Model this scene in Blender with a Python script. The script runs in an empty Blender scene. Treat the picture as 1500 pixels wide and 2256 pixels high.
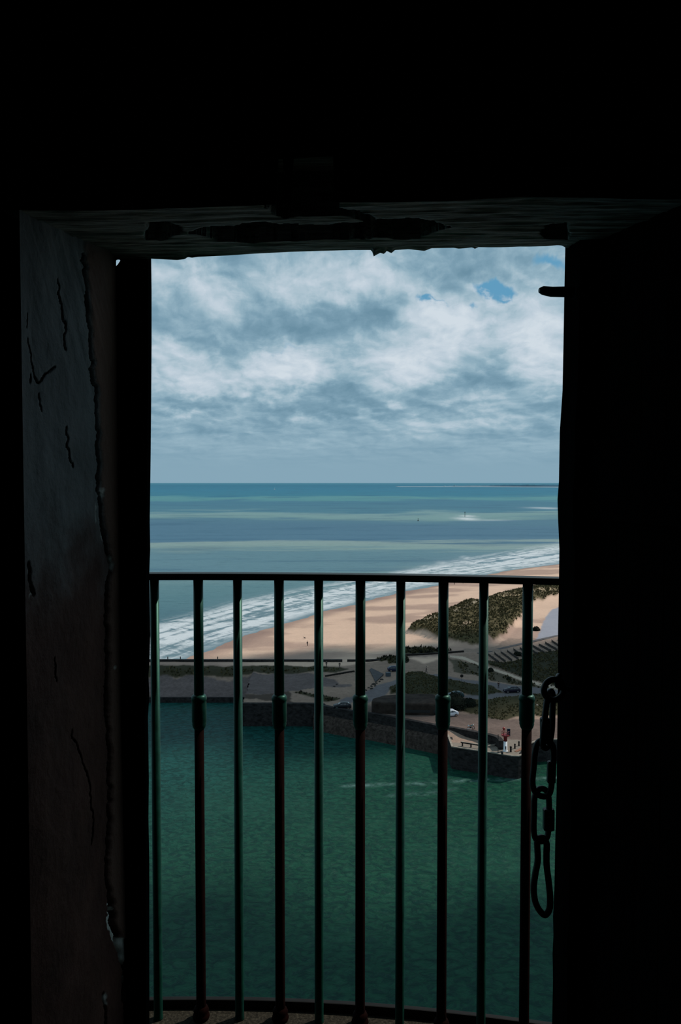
import bpy, bmesh, math, random
import numpy as np
from mathutils import Vector, Matrix

C = bpy.context.scene.collection
random.seed(7)
rng = np.random.default_rng(7)
PI = math.pi

# ------------------------------------------------------------------ camera
F = 1700.0                      # focal length in pixels of the 1500x2256 frame
EYE = Vector((0.0, 0.0, 57.0))
PITCH = math.atan(64 / F)       # the horizon sits 64 px above the middle
cam_d = bpy.data.cameras.new('camera')
cam = bpy.data.objects.new('camera', cam_d); C.objects.link(cam)
cam.location = EYE
cam.rotation_euler = (PI / 2 - PITCH, 0, 0)
cam_d.sensor_fit = 'HORIZONTAL'
cam_d.sensor_width = 24.0
cam_d.lens = 24.0 * F / 1500.0
cam_d.clip_start = 0.02
cam_d.clip_end = 400000
bpy.context.scene.camera = cam
vs = bpy.context.scene.view_settings
vs.view_transform = 'Standard'; vs.look = 'None'; vs.gamma = 1.0
vs.exposure = 0.0; vs.use_curve_mapping = False

def ray(px, py):
    a = (px - 750) / F; b = (1128 - py) / F
    c, s = math.cos(PITCH), math.sin(PITCH)
    return Vector((a, c + b * s, -s + b * c))
def atY(px, py, Y):
    r = ray(px, py); return EYE + r * (Y / r.y)
def atZ(px, py, Z):
    r = ray(px, py); return EYE + r * ((Z - EYE.z) / r.z)

# ------------------------------------------------------------------ node helper
class NT:
    def __init__(s, tree): s.t = tree; s.n = tree.nodes; s.l = tree.links
    def put(s, sock, v):
        if isinstance(v, bpy.types.NodeSocket): s.l.new(v, sock)
        elif v is not None:
            try: sock.default_value = v
            except Exception: sock.default_value = (v[0], v[1], v[2], 1) if hasattr(v, '__len__') else (v, v, v)
    def m(s, op, a, b=None, c=None, clamp=False):
        n = s.n.new('ShaderNodeMath'); n.operation = op; n.use_clamp = clamp
        s.put(n.inputs[0], a)
        if b is not None: s.put(n.inputs[1], b)
        if c is not None: s.put(n.inputs[2], c)
        return n.outputs[0]
    def v(s, op, a, b=None):
        n = s.n.new('ShaderNodeVectorMath'); n.operation = op
        s.put(n.inputs[0], a)
        if b is not None: s.put(n.inputs[1], b)
        return n.outputs['Value'] if op in ('DOT_PRODUCT', 'LENGTH') else n.outputs[0]
    def comb(s, x, y, z=0.0):
        n = s.n.new('ShaderNodeCombineXYZ')
        for i, q in enumerate((x, y, z)): s.put(n.inputs[i], q)
        return n.outputs[0]
    def sep(s, v):
        n = s.n.new('ShaderNodeSeparateXYZ'); s.put(n.inputs[0], v); return n.outputs
    def noise(s, vec, scale, detail=4, rough=.55, dist=0.0, color=False, lac=2.0):
        n = s.n.new('ShaderNodeTexNoise')
        if vec is not None: s.put(n.inputs['Vector'], vec)
        n.inputs['Scale'].default_value = scale; n.inputs['Detail'].default_value = detail
        n.inputs['Roughness'].default_value = rough; n.inputs['Distortion'].default_value = dist
        n.inputs['Lacunarity'].default_value = lac
        return n.outputs['Color' if color else 'Fac']
    def ramp(s, fac, stops, interp='LINEAR'):
        n = s.n.new('ShaderNodeValToRGB'); r = n.color_ramp; r.interpolation = interp
        while len(r.elements) > 1: r.elements.remove(r.elements[-1])
        r.elements[0].position = stops[0][0]; r.elements[0].color = rgba(stops[0][1])
        for p, c in stops[1:]:
            e = r.elements.new(p); e.color = rgba(c)
        s.put(n.inputs[0], fac); return n.outputs[0]
    def mix(s, f, a, b, mode='MIX'):
        n = s.n.new('ShaderNodeMix'); n.data_type = 'RGBA'; n.blend_type = mode; n.clamp_factor = True
        s.put(n.inputs[0], f)
        for k, q in ((6, a), (7, b)):
            if isinstance(q, bpy.types.NodeSocket): s.l.new(q, n.inputs[k])
            else: n.inputs[k].default_value = rgba(q)
        return n.outputs[2]
    def sm(s, x, lo, hi):
        n = s.n.new('ShaderNodeMapRange'); n.interpolation_type = 'SMOOTHSTEP'
        s.put(n.inputs[0], x); n.inputs[1].default_value = lo; n.inputs[2].default_value = hi
        return n.outputs[0]
    def bump(s, h, strength=.5, dist=.02):
        n = s.n.new('ShaderNodeBump'); n.inputs['Strength'].default_value = strength
        n.inputs['Distance'].default_value = dist; s.put(n.inputs['Height'], h); return n.outputs[0]
    def attr(s, name, out='Fac'):
        n = s.n.new('ShaderNodeAttribute'); n.attribute_name = name; return n.outputs[out]

def rgba(c): return (c, c, c, 1) if not hasattr(c, '__len__') else (c[0], c[1], c[2], 1)
def L(r, g, b):                          # sRGB 0-255 -> linear
    f = lambda x: x / 12.92 if x <= .04045 else ((x + .055) / 1.055) ** 2.4
    return tuple(f(q / 255) for q in (r, g, b))

# ------------------------------------------------------------------ sky
world = bpy.data.worlds.new('sky'); bpy.context.scene.world = world; world.use_nodes = True
world.cycles.sampling_method = 'MANUAL'; world.cycles.sample_map_resolution = 512
W = NT(world.node_tree); W.n.clear()
tc = W.n.new('ShaderNodeTexCoord').outputs['Generated']
d = W.v('NORMALIZE', tc); dx, dy, dz = W.sep(d)
az = W.m('ARCTAN2', dx, dy); el = W.m('ARCSINE', dz)
P = W.comb(az, el)
elp = W.m('MAXIMUM', el, 0.0)
wq = W.m('LOGARITHM', W.m('ADD', elp, .07), math.e)
Q = W.comb(W.m('MULTIPLY', az, 1.0), W.m('MULTIPLY', wq, .22))        # layers crowd towards the horizon
warp = W.noise(Q, 11.0, 5, .55, 0, True)
wp = W.v('SUBTRACT', warp, (.5, .5, .5))
wp2 = W.v('SUBTRACT', W.noise(Q, 38.0, 4, .5, 0, True), (.5, .5, .5))
PW = W.v('ADD', W.v('ADD', P, W.v('MULTIPLY', wp, (.10, .085, 0))), W.v('MULTIPLY', wp2, (.035, .03, 0)))
def sky_pt(px, py):
    r = ray(px, py).normalized(); return math.atan2(r.x, r.y), math.asin(r.z)
def blobs(lst):
    acc = None
    for (px, py, sx, sy, amp) in lst:
        a, e = sky_pt(px, py)
        q = W.v('MULTIPLY', W.v('SUBTRACT', PW, (a, e, 0)), (F / sx, F / sy, 0))
        g = W.m('EXPONENT', W.m('MULTIPLY', W.v('DOT_PRODUCT', q, q), -1.0))
        g = W.m('MULTIPLY', g, amp)
        acc = g if acc is None else W.m('ADD', acc, g)
    return acc
bright = blobs([(400, 790, 75, 38, .36), (545, 850, 120, 42, .40), (640, 800, 70, 38, .30), (480, 650, 90, 55, .22),
                (770, 615, 150, 42, .36), (920, 770, 105, 70, .46), (1180, 690, 100, 75, .42), (975, 700, 60, 30, .40),
                (1205, 800, 70, 60, .30), (888, 866, 26, 20, .35), (1040, 885, 110, 25, .22), (420, 916, 42, 15, .30),
                (800, 915, 70, 14, .16), (1010, 940, 120, 14, .12), (380, 600, 70, 30, .12), (1050, 640, 60, 26, .12),
                (620, 640, 60, 40, .15), (700, 920, 60, 12, .12), (1120, 935, 90, 16, .14),
                (700, 740, 500, 200, .10)])
dark = blobs([(700, 705, 120, 55, .40), (545, 735, 100, 30, .30), (760, 872, 170, 24, .42), (440, 884, 110, 20, .25),
              (1060, 842, 150, 18, .22), (560, 590, 110, 30, .18), (1000, 590, 150, 40, .28), (365, 700, 60, 40, .22),
              (840, 690, 60, 30, .2), (600, 900, 200, 18, .2), (900, 905, 180, 14, .16), (1180, 880, 90, 20, .2), (360, 560, 60, 40, .2),
              (750, 1040, 1500, 60, .10)])
blue = blobs([(955, 668, 34, 12, 1.3), (1092, 640, 38, 20, 1.5), (1218, 572, 40, 18, .9), (1030, 690, 26, 12, .9),
              (620, 772, 60, 10, .5), (1110, 660, 30, 14, 1.0), (700, 780, 60, 10, .35), (385, 735, 40, 14, .35), (560, 970, 300, 16, .25),
              (860, 985, 300, 14, .25)])
Q1 = W.comb(az, W.m('MULTIPLY', wq, .42))
w1_ = W.v('SUBTRACT', W.noise(Q1, 14, 5, .55, 0, True), (.5, .5, .5))
Q2 = W.v('ADD', Q1, W.v('MULTIPLY', w1_, (.045, .045, 0)))
def dens(off):
    q_ = W.v('ADD', Q2, off)
    a_ = W.noise(q_, 9, 7, .53)
    c_ = W.noise(q_, 30, 5, .55)
    return W.m('ADD', W.m('MULTIPLY', a_, .75), W.m('MULTIPLY', c_, .25))
D0 = dens((0, 0, 0)); D1 = dens((.006, .010, 0))
relief = W.m('MULTIPLY', W.m('SUBTRACT', D0, D1), 1.7)
B = W.m('ADD', .42, W.m('MULTIPLY', W.m('SUBTRACT', D0, .5), 1.2))
bright = W.m('ADD', W.m('MULTIPLY', bright, .55), W.m('MULTIPLY', W.sm(bright, .12, .34), .17))
B = W.m('ADD', B, bright); B = W.m('SUBTRACT', B, dark)
B = W.m('ADD', B, relief)
calm = W.sm(el, .010, .085)               # thin even veil near the horizon
B = W.m('ADD', W.m('MULTIPLY', B, calm), W.m('MULTIPLY', W.m('SUBTRACT', 1.0, calm), .33))
SKY = W.ramp(B, [(0.0, L(106, 142, 162)), (.25, L(124, 158, 177)), (.45, L(146, 176, 192)), (.62, L(171, 193, 206)),
                 (.8, L(191, 206, 218)), (1.0, L(208, 219, 228))])
bl = W.m('MULTIPLY', W.sm(blue, .35, .95), W.m('SUBTRACT', 1.0, W.sm(B, .62, .85)))
SKY = W.mix(bl, SKY, L(96, 155, 190))
gnd = W.sm(el, -.02, 0.0)
SKY = W.mix(gnd, L(70, 110, 120), SKY)
bg = W.n.new('ShaderNodeBackground'); W.put(bg.inputs[0], SKY); bg.inputs[1].default_value = 1.0
wo = W.n.new('ShaderNodeOutputWorld'); W.l.new(bg.outputs[0], wo.inputs[0])

# ------------------------------------------------------------------ sun
sd = bpy.data.lights.new('sun', 'SUN'); sun = bpy.data.objects.new('sun', sd); C.objects.link(sun)
SUN_E = 3.3; sd.energy = SUN_E; sd.angle = math.radians(1.5); sd.color = (1.0, .93, .84)
sun_dir = Vector((.80, .44, .94)).normalized()
sun.rotation_euler = sun_dir.to_track_quat('Z', 'Y').to_euler()
sun.location = (40, 20, 90)

# ------------------------------------------------------------------ object helpers
def tag(o, label=None, cat=None, group=None, kind=None):
    if label: o['label'] = label
    if cat: o['category'] = cat
    if group: o['group'] = group
    if kind: o['kind'] = kind
    return o
def empty(name, loc, rz=0):
    o = bpy.data.objects.new(name, None); C.objects.link(o); o.location = loc; o.rotation_euler = (0, 0, rz)
    o.empty_display_size = .1
    return o
def link(name, me, mats, parent=None, smooth=False):
    if not isinstance(mats, (list, tuple)): mats = [mats]
    for m_ in mats:
        if m_ is not None: me.materials.append(m_)
    if smooth: me.polygons.foreach_set('use_smooth', [True] * len(me.polygons))
    o = bpy.data.objects.new(name, me); C.objects.link(o)
    if parent: o.parent = parent
    return o
def pyd(name, V, Fc, mats, parent=None, smooth=False):
    me = bpy.data.meshes.new(name); me.from_pydata([tuple(v) for v in V], [], [tuple(f) for f in Fc]); me.update()
    return link(name, me, mats, parent, smooth)
def frombm(name, bm, mats, parent=None, smooth=False):
    me = bpy.data.meshes.new(name); bmesh.ops.recalc_face_normals(bm, faces=bm.faces); bm.to_mesh(me); bm.free()
    return link(name, me, mats, parent, smooth)
def copy_tree(o, parent=None):
    c = o.copy(); C.objects.link(c); c.parent = parent
    for ch in list(o.children): copy_tree(ch, c)
    return c

class MB:
    def __init__(s): s.V = []; s.F = []
    def box(s, x0, x1, y0, y1, z0, z1, mt=None):
        b = len(s.V)
        vs_ = [Vector(p) for p in ((x0, y0, z0), (x1, y0, z0), (x1, y1, z0), (x0, y1, z0), (x0, y0, z1), (x1, y0, z1), (x1, y1, z1), (x0, y1, z1))]
        if mt: vs_ = [mt @ v for v in vs_]
        s.V += vs_
        s.F += [tuple(b + i for i in f) for f in ((0, 3, 2, 1), (4, 5, 6, 7), (0, 1, 5, 4), (1, 2, 6, 5), (2, 3, 7, 6), (3, 0, 4, 7))]
        return s
    def tube(s, pts, rad, n=10, closed=False, cap=True):
        pts = [Vector(p) for p in pts]; m_ = len(pts); b = len(s.V)
        rads = rad if hasattr(rad, '__len__') else [rad] * m_
        up = None
        for i, p in enumerate(pts):
            if closed: t = (pts[(i + 1) % m_] - pts[i - 1])
            else: t = pts[min(i + 1, m_ - 1)] - pts[max(i - 1, 0)]
            t.normalize()
            if up is None:
                up = Vector((0, 0, 1)) if abs(t.z) < .9 else Vector((0, 1, 0))
            u = (up - t * up.dot(t)).normalized(); w = t.cross(u); up = u
            for k in range(n):
                a = 2 * PI * k / n
                s.V.append(p + (u * math.cos(a) + w * math.sin(a)) * rads[i])
        for i in range(m_ if closed else m_ - 1):
            j = (i + 1) % m_
            for k in range(n):
                s.F.append((b + i * n + k, b + i * n + (k + 1) % n, b + j * n + (k + 1) % n, b + j * n + k))
        if cap and not closed:
            s.F.append(tuple(b + k for k in range(n))[::-1]); s.F.append(tuple(b + (m_ - 1) * n + k for k in range(n)))
        return s
    def lathe(s, prof, c=(0, 0, 0), n=20):
        return s.tube([(c[0], c[1], c[2] + z) for r, z in prof], [r for r, z in prof], n) if False else s._lathe(prof, c, n)
    def _lathe(s, prof, c, n):
        b = len(s.V)
        for r, z in prof:
            for k in range(n):
                a = 2 * PI * k / n; s.V.append(Vector((c[0] + r * math.cos(a), c[1] + r * math.sin(a), c[2] + z)))
        for i in range(len(prof) - 1):
            for k in range(n):
                s.F.append((b + i * n + k, b + i * n + (k + 1) % n, b + (i + 1) * n + (k + 1) % n, b + (i + 1) * n + k))
        s.F.append(tuple(b + k for k in range(n))[::-1]); s.F.append(tuple(b + (len(prof) - 1) * n + k for k in range(n)))
        return s
    def prism(s, poly, z0, z1):              # polygon in xy, counter-clockwise
        b = len(s.V); n = len(poly)
        s.V += [Vector((p[0], p[1], z0)) for p in poly] + [Vector((p[0], p[1], z1)) for p in poly]
        s.F.append(tuple(b + i for i in range(n))[::-1]); s.F.append(tuple(b + n + i for i in range(n)))
        for i in range(n): s.F.append((b + i, b + (i + 1) % n, b + n + (i + 1) % n, b + n + i))
        return s
    def ball(s, c, r, sx=1, sy=1, sz=1, n=10, jitter=0):
        b = len(s.V); rows = n // 2 + 1
        for i in range(rows + 1):
            th = PI * i / rows
            for k in range(n):
                a = 2 * PI * k / n; q = r * (1 + random.uniform(-jitter, jitter))
                s.V.append(Vector((c[0] + q * sx * math.sin(th) * math.cos(a), c[1] + q * sy * math.sin(th) * math.sin(a), c[2] + q * sz * math.cos(th))))
        for i in range(rows):
            for k in range(n):
                s.F.append((b + i * n + k, b + (i + 1) * n + k, b + (i + 1) * n + (k + 1) % n, b + i * n + (k + 1) % n))
        return s
    def build(s, name, mats, parent=None, smooth=False):
        return pyd(name, s.V, s.F, mats, parent, smooth)

# ------------------------------------------------------------------ materials
def mat(name, col, rough=.8, var=0.0, scale=5.0, bump=0.0, bdist=.01, metal=0.0, spec=.5, stretch=(1, 1, 1)):
    m_ = bpy.data.materials.new(name); m_.use_nodes = True
    T = NT(m_.node_tree); p = T.n['Principled BSDF']
    p.inputs['Roughness'].default_value = rough; p.inputs['Metallic'].default_value = metal
    p.inputs['Specular IOR Level'].default_value = spec
    base = rgba(col)
    if var or bump:
        co = T.n.new('ShaderNodeTexCoord').outputs['Object']
        co = T.v('MULTIPLY', co, stretch)
        n = T.noise(co, scale, 7, .6)
        if var:
            lo = tuple(c * (1 - var) for c in base[:3]); hi = tuple(min(1, c * (1 + var)) for c in base[:3])
            T.put(p.inputs['Base Color'], T.ramp(n, [(.3, lo), (.7, hi)]))
        else: p.inputs['Base Color'].default_value = base
        if bump: T.put(p.inputs['Normal'], T.bump(n, bump, bdist))
    else: p.inputs['Base Color'].default_value = base
    return m_

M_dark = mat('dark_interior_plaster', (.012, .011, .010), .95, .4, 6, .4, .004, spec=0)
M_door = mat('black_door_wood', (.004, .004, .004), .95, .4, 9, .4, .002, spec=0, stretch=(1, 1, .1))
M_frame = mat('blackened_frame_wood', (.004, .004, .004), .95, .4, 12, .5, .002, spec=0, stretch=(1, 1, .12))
M_rust = mat('brown_baluster_paint', (.0040, .0013, .0011), .85, .5, 60, .3, .001, spec=.06)
M_green = mat('green_baluster_paint', (.0035, .028, .020), .42, .45, 40, .35, .0006, spec=.34)
def tinted(m_, c, coat=None):
    p_ = m_.node_tree.nodes['Principled BSDF']; p_.inputs['Specular Tint'].default_value = rgba(c); return m_
M_rail = mat('black_handrail_paint', (.006, .010, .010), .5, .5, 40, .3, .0006, spec=.35)
tinted(M_green, (.18, .85, .62)); tinted(M_rust, (.7, .2, .15))
M_iron = mat('black_iron', (.005, .005, .006), .42, .4, 80, .3, .0006, metal=0.0, spec=.5)
M_lip = mat('gallery_lip_iron', (.004, .004, .004), .7, .3, 30, spec=.2)

# weathered lintel wood
M_lint = bpy.data.materials.new('weathered_lintel_wood'); M_lint.use_nodes = True
T = NT(M_lint.node_tree); p = T.n['Principled BSDF']; p.inputs['Roughness'].default_value = .85
p.inputs['Specular IOR Level'].default_value = .2
co = T.n.new('ShaderNodeTexCoord').outputs['Object']
g1 = T.noise(T.v('MULTIPLY', co, (4, 60, 60)), 3.0, 8, .65, .6)
g2 = T.noise(T.v('MULTIPLY', co, (9, 30, 30)), 2.0, 6, .6)
g = T.m('ADD', T.m('MULTIPLY', g1, .6), T.m('MULTIPLY', g2, .4))
T.put(p.inputs['Base Color'], T.ramp(g, [(.38, (.06, .06, .056)), (.5, (.38, .39, .365)), (.62, (.70, .71, .68))]))
T.put(p.inputs['Normal'], T.bump(g, .9, .006))

# reveal plaster: grey limewash above, brown paint below, darker brown strip behind the crack
M_plas = bpy.data.materials.new('worn_reveal_plaster'); M_plas.use_nodes = True
T = NT(M_plas.node_tree); p = T.n['Principled BSDF']; p.inputs['Roughness'].default_value = .8
p.inputs['Specular IOR Level'].default_value = .15
co = T.n.new('ShaderNodeTexCoord').outputs['Object']
n = T.noise(co, 9, 9, .62); nf = T.noise(co, 55, 6, .6); st = T.noise(T.v('MULTIPLY', co, (1, 1, .12)), 22, 6, .6)
x, y, z = T.sep(co)
zz = T.m('ADD', z, T.m('MULTIPLY', T.m('SUBTRACT', n, .5), .30))
low = T.m('SUBTRACT', 1.0, T.sm(zz, -.17, .0))
grey = T.ramp(T.m('ADD', T.m('MULTIPLY', n, .6), T.m('MULTIPLY', st, .4)), [(.3, (.08, .082, .08)), (.5, (.17, .175, .175)), (.72, (.25, .255, .255))])
brn = T.ramp(n, [(.3, (.050, .020, .014)), (.7, (.115, .050, .036))])
colr = T.mix(low, grey, brn)
strip = T.attr('strip'); colr = T.mix(strip, colr, T.mix(T.m('MULTIPLY', n, .8), (.12, .07, .055), (.26, .13, .09)))
chip = T.attr('chip'); colr = T.mix(chip, colr, (.75, .72, .64))
crk = T.attr('crack'); colr = T.mix(crk, colr, (.004, .004, .004))
T.put(p.inputs['Base Color'], colr)
T.put(p.inputs['Normal'], T.bump(T.m('ADD', T.m('MULTIPLY', nf, .4), n), .9, .008))

# gallery floor
M_gal = bpy.data.materials.new('speckled_gallery_stone'); M_gal.use_nodes = True
T = NT(M_gal.node_tree); p = T.n['Principled BSDF']; p.inputs['Roughness'].default_value = .9; p.inputs['Specular IOR Level'].default_value = .1
co = T.n.new('ShaderNodeTexCoord').outputs['Object']
T.put(p.inputs['Base Color'], T.ramp(T.noise(co, 140, 4, .7), [(.38, (.010, .009, .006)), (.55, (.028, .025, .018)), (.7, (.06, .054, .038))]))
T.put(p.inputs['Normal'], T.bump(T.noise(co, 90, 4, .7), .6, .003))

# ground with its own surface colour per place (sand, shingle, grass, road)
M_ground = bpy.data.materials.new('sand_and_shingle'); M_ground.use_nodes = True
T = NT(M_ground.node_tree); p = T.n['Principled BSDF']; p.inputs['Roughness'].default_value = .95; p.inputs['Specular IOR Level'].default_value = .1
co = T.n.new('ShaderNodeTexCoord').outputs['Object']
a = T.attr('tint', 'Color'); tx = T.attr('grain')
nn = T.noise(co, .9, 8, .75); n3 = T.noise(T.v('MULTIPLY', co, (.4, 1, 1)), .12, 6, .6)
ff = T.m('ADD', T.m('MULTIPLY', nn, .65), T.m('MULTIPLY', n3, .35))
k = T.m('ADD', 1.0, T.m('MULTIPLY', T.m('SUBTRACT', ff, .5), T.m('MULTIPLY', tx, 3.2)))
T.put(p.inputs['Base Color'], T.v('MULTIPLY', a, T.comb(k, k, k)))
T.put(p.inputs['Normal'], T.bump(nn, .5, .25))

# sea
M_sea = bpy.data.materials.new('open_sea'); M_sea.use_nodes = True
T = NT(M_sea.node_tree); p = T.n['Principled BSDF']
co = T.n.new('ShaderNodeTexCoord').outputs['Object']; x, y, z = T.sep(co)
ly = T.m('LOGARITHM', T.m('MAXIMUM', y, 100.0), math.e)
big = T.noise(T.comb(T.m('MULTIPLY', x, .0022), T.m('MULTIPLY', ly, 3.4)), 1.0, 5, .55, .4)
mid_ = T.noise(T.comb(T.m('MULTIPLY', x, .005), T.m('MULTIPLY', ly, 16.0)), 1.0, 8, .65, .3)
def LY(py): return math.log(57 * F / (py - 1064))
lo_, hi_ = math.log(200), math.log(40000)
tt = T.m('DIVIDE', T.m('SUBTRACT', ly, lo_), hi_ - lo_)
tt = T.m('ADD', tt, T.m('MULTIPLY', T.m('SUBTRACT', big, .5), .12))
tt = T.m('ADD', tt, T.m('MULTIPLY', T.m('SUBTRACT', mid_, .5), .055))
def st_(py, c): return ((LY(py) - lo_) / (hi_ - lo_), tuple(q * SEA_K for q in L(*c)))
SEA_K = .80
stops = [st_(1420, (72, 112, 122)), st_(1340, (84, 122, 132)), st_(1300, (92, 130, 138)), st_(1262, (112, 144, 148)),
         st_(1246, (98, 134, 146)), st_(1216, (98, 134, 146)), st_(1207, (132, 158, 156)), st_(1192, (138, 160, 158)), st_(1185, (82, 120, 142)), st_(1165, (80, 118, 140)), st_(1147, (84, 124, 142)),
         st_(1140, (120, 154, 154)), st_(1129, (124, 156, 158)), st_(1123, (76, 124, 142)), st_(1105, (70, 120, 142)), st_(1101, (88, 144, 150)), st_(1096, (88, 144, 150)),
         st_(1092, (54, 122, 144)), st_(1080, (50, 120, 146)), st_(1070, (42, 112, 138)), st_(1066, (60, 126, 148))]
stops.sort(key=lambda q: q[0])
sea_c = T.ramp(tt, stops)  # bands carry sediment tones plus cloud shadow painted into the colour
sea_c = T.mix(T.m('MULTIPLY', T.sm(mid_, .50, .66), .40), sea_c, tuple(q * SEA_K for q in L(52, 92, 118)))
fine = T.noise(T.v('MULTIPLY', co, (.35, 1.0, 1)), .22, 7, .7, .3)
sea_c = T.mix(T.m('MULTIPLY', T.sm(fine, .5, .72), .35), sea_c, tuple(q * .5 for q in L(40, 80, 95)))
t_ = T.attr('shore')                                  # 0 at the wet sand, 1 at the outermost breaker
fo1 = T.noise(T.v('MULTIPLY', co, (.75, .8, 1)), .10, 10, .70, 1.6)
fo2 = T.noise(T.comb(T.m('MULTIPLY', x, .012), T.m('MULTIPLY', t_, 7.0)), 1.0, 7, .65, 1.0)
inside = T.m('MULTIPLY', T.sm(t_, -.02, .16), T.m('SUBTRACT', 1.0, T.sm(T.m('ADD', t_, T.m('MULTIPLY', T.m('SUBTRACT', fo1, .5), .55)), .8, 1.12)))
fo = T.m('ADD', T.m('MULTIPLY', fo1, .55), T.m('MULTIPLY', fo2, .55))
foam = T.m('MULTIPLY', inside, T.sm(fo, .47, .60))
capn = T.noise(T.v('MULTIPLY', co, (.5, 1.6, 1)), .05, 7, .7, .8)
caps = T.m('MULTIPLY', T.sm(capn, .70, .76), T.m('SUBTRACT', 1.0, T.sm(t_, 1.2, 3.2)))
foam = T.m('MAXIMUM', foam, T.m('MULTIPLY', caps, .6))
foam = T.m('MAXIMUM', foam, T.attr('surf'))
shal = T.m('SUBTRACT', 1.0, T.sm(t_, .0, 1.5))
sea_c = T.mix(T.m('MULTIPLY', shal, .55), sea_c, tuple(q * .8 for q in L(138, 156, 165)))
sea_c = T.mix(foam, sea_c, (.55, .58, .60))
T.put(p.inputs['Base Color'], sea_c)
p.inputs['Roughness'].default_value = .55; p.inputs['IOR'].default_value = 1.33; p.inputs['Specular IOR Level'].default_value = .10
wv = T.noise(T.v('MULTIPLY', co, (.5, 1.0, 1)), .3, 8, .7)
T.put(p.inputs['Normal'], T.bump(wv, .6, 1.0))

# harbour water
M_har = bpy.data.materials.new('harbour_water'); M_har.use_nodes = True
T = NT(M_har.node_tree); p = T.n['Principled BSDF']
co = T.n.new('ShaderNodeTexCoord').outputs['Object']
w1 = T.noise(T.v('MULTIPLY', co, (.8, 1.0, 1)), .95, 7, .70, .8); w2 = T.noise(T.v('MULTIPLY', co, (.6, 1, 1)), .05, 5, .6)
x, y, z = T.sep(co)
far = T.sm(T.m('SUBTRACT', y, T.m('MULTIPLY', x, .9)), 120, 215)
hc = T.mix(far, (.0095, .062, .036), (.010, .078, .072))
hc = T.mix(T.m('MULTIPLY', T.sm(w1, .42, .60), .8), hc, (.003, .026, .022))
hc = T.mix(T.m('MULTIPLY', T.sm(w2, .45, .7), .3), hc, (.016, .080, .052))
wk = T.attr('wake')
wkn = T.noise(co, .5, 6, .7)
hc = T.mix(T.m('MULTIPLY', wk, T.sm(wkn, .35, .7)), hc, (.11, .20, .18))
T.put(p.inputs['Base Color'], hc)
p.inputs['Roughness'].default_value = .3; p.inputs['IOR'].default_value = 1.33; p.inputs['Specular IOR Level'].default_value = .09
T.put(p.inputs['Normal'], T.bump(w1, .8, .5))

M_wall = mat('dark_quay_masonry', (.021, .0185, .018), .9, .75, 1.1, .6, .15, spec=.15, stretch=(1, 1, 1.6))
M_cope = mat('pale_coping_stone', (.26, .22, .18), .9, .3, 1.5, spec=.1)
M_bunk = mat('bunker_concrete', (.030, .022, .018), .95, .5, .6, .6, .1, spec=.1)
M_timber = mat('tarred_timber', (.020, .016, .014), .85, .4, 2, spec=.15)
M_conc = mat('grey_concrete', (.10, .09, .09), .9, .3, .8, spec=.1)
M_black = mat('black_rubber', (.008, .008, .008), .8)
M_glass = mat('dark_glass', (.01, .012, .015), .08, spec=.8)
M_chrome = mat('chrome_metal', (.7, .7, .72), .15, metal=1.0)
M_white = mat('white_paint', (.70, .70, .72), .4)
M_red = mat('red_paint', (.20, .008, .012), .5)
M_lamp = mat('lamp_lens', (.75, .75, .75), .1)
M_panel = mat('solar_panel_blue', (.006, .010, .028), .2)
M_skin = mat('skin', (.35, .22, .16), .6)
M_cl1 = mat('dark_cloth', (.010, .010, .014), .9)
M_cl2 = mat('dark_trousers', (.014, .013, .018), .9)
M_cl3 = mat('brown_cloth', (.05, .02, .02), .9)
M_hair = mat('dark_hair', (.012, .009, .007), .8)
G = [mat('marram_dark', (.048, .042, .019), .9, .4, .5, spec=.1), mat('marram_olive', (.098, .080, .036), .9, .4, .5, spec=.1),
     mat('marram_straw', (.17, .13, .07), .9, .3, .5, spec=.1), mat('shrub_dark', (.012, .014, .009), .9, .4, .8, spec=.1)]
M_fence = mat('brushwood_fence', (.030, .024, .020), .9, .3, 2)
M_coast = mat('distant_hazed_coast', (.14, .26, .33), .95, .3, .002, spec=.05)  # blue distance haze is mixed into this base colour

# ================================================================== THE TOWER ROOM
# names: reveal, lintel, frame follow the photo's rough edges; depths are real
YF, YN = 1.15, .86             # outer and inner face of the wall by the doorway
xl = atY(53, 1128, YN).x; xr = .345
zt = atY(750, 470, YF).z
def struct(o, label): return tag(o, label, None, None, 'structure')
RX, RY, RZ0, RZ1 = 2.3, -3.2, EYE.z - 1.75, EYE.z + 1.3
m_ = MB()
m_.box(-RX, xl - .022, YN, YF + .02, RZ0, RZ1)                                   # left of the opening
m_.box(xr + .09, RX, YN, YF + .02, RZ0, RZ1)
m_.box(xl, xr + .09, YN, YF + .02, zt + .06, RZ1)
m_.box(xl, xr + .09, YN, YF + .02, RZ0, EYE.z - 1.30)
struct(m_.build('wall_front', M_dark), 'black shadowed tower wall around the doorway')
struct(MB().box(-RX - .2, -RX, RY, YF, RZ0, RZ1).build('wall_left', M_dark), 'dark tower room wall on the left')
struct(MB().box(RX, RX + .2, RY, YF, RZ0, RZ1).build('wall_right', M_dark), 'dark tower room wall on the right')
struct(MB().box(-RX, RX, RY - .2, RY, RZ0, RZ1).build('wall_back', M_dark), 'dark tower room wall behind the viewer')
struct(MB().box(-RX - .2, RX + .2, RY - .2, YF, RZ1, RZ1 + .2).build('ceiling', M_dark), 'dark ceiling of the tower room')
struct(MB().box(-RX - .2, RX + .2, RY - .2, YF, RZ0 - .2, RZ0).build('floor', M_dark), 'dark floor of the tower room')

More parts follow.
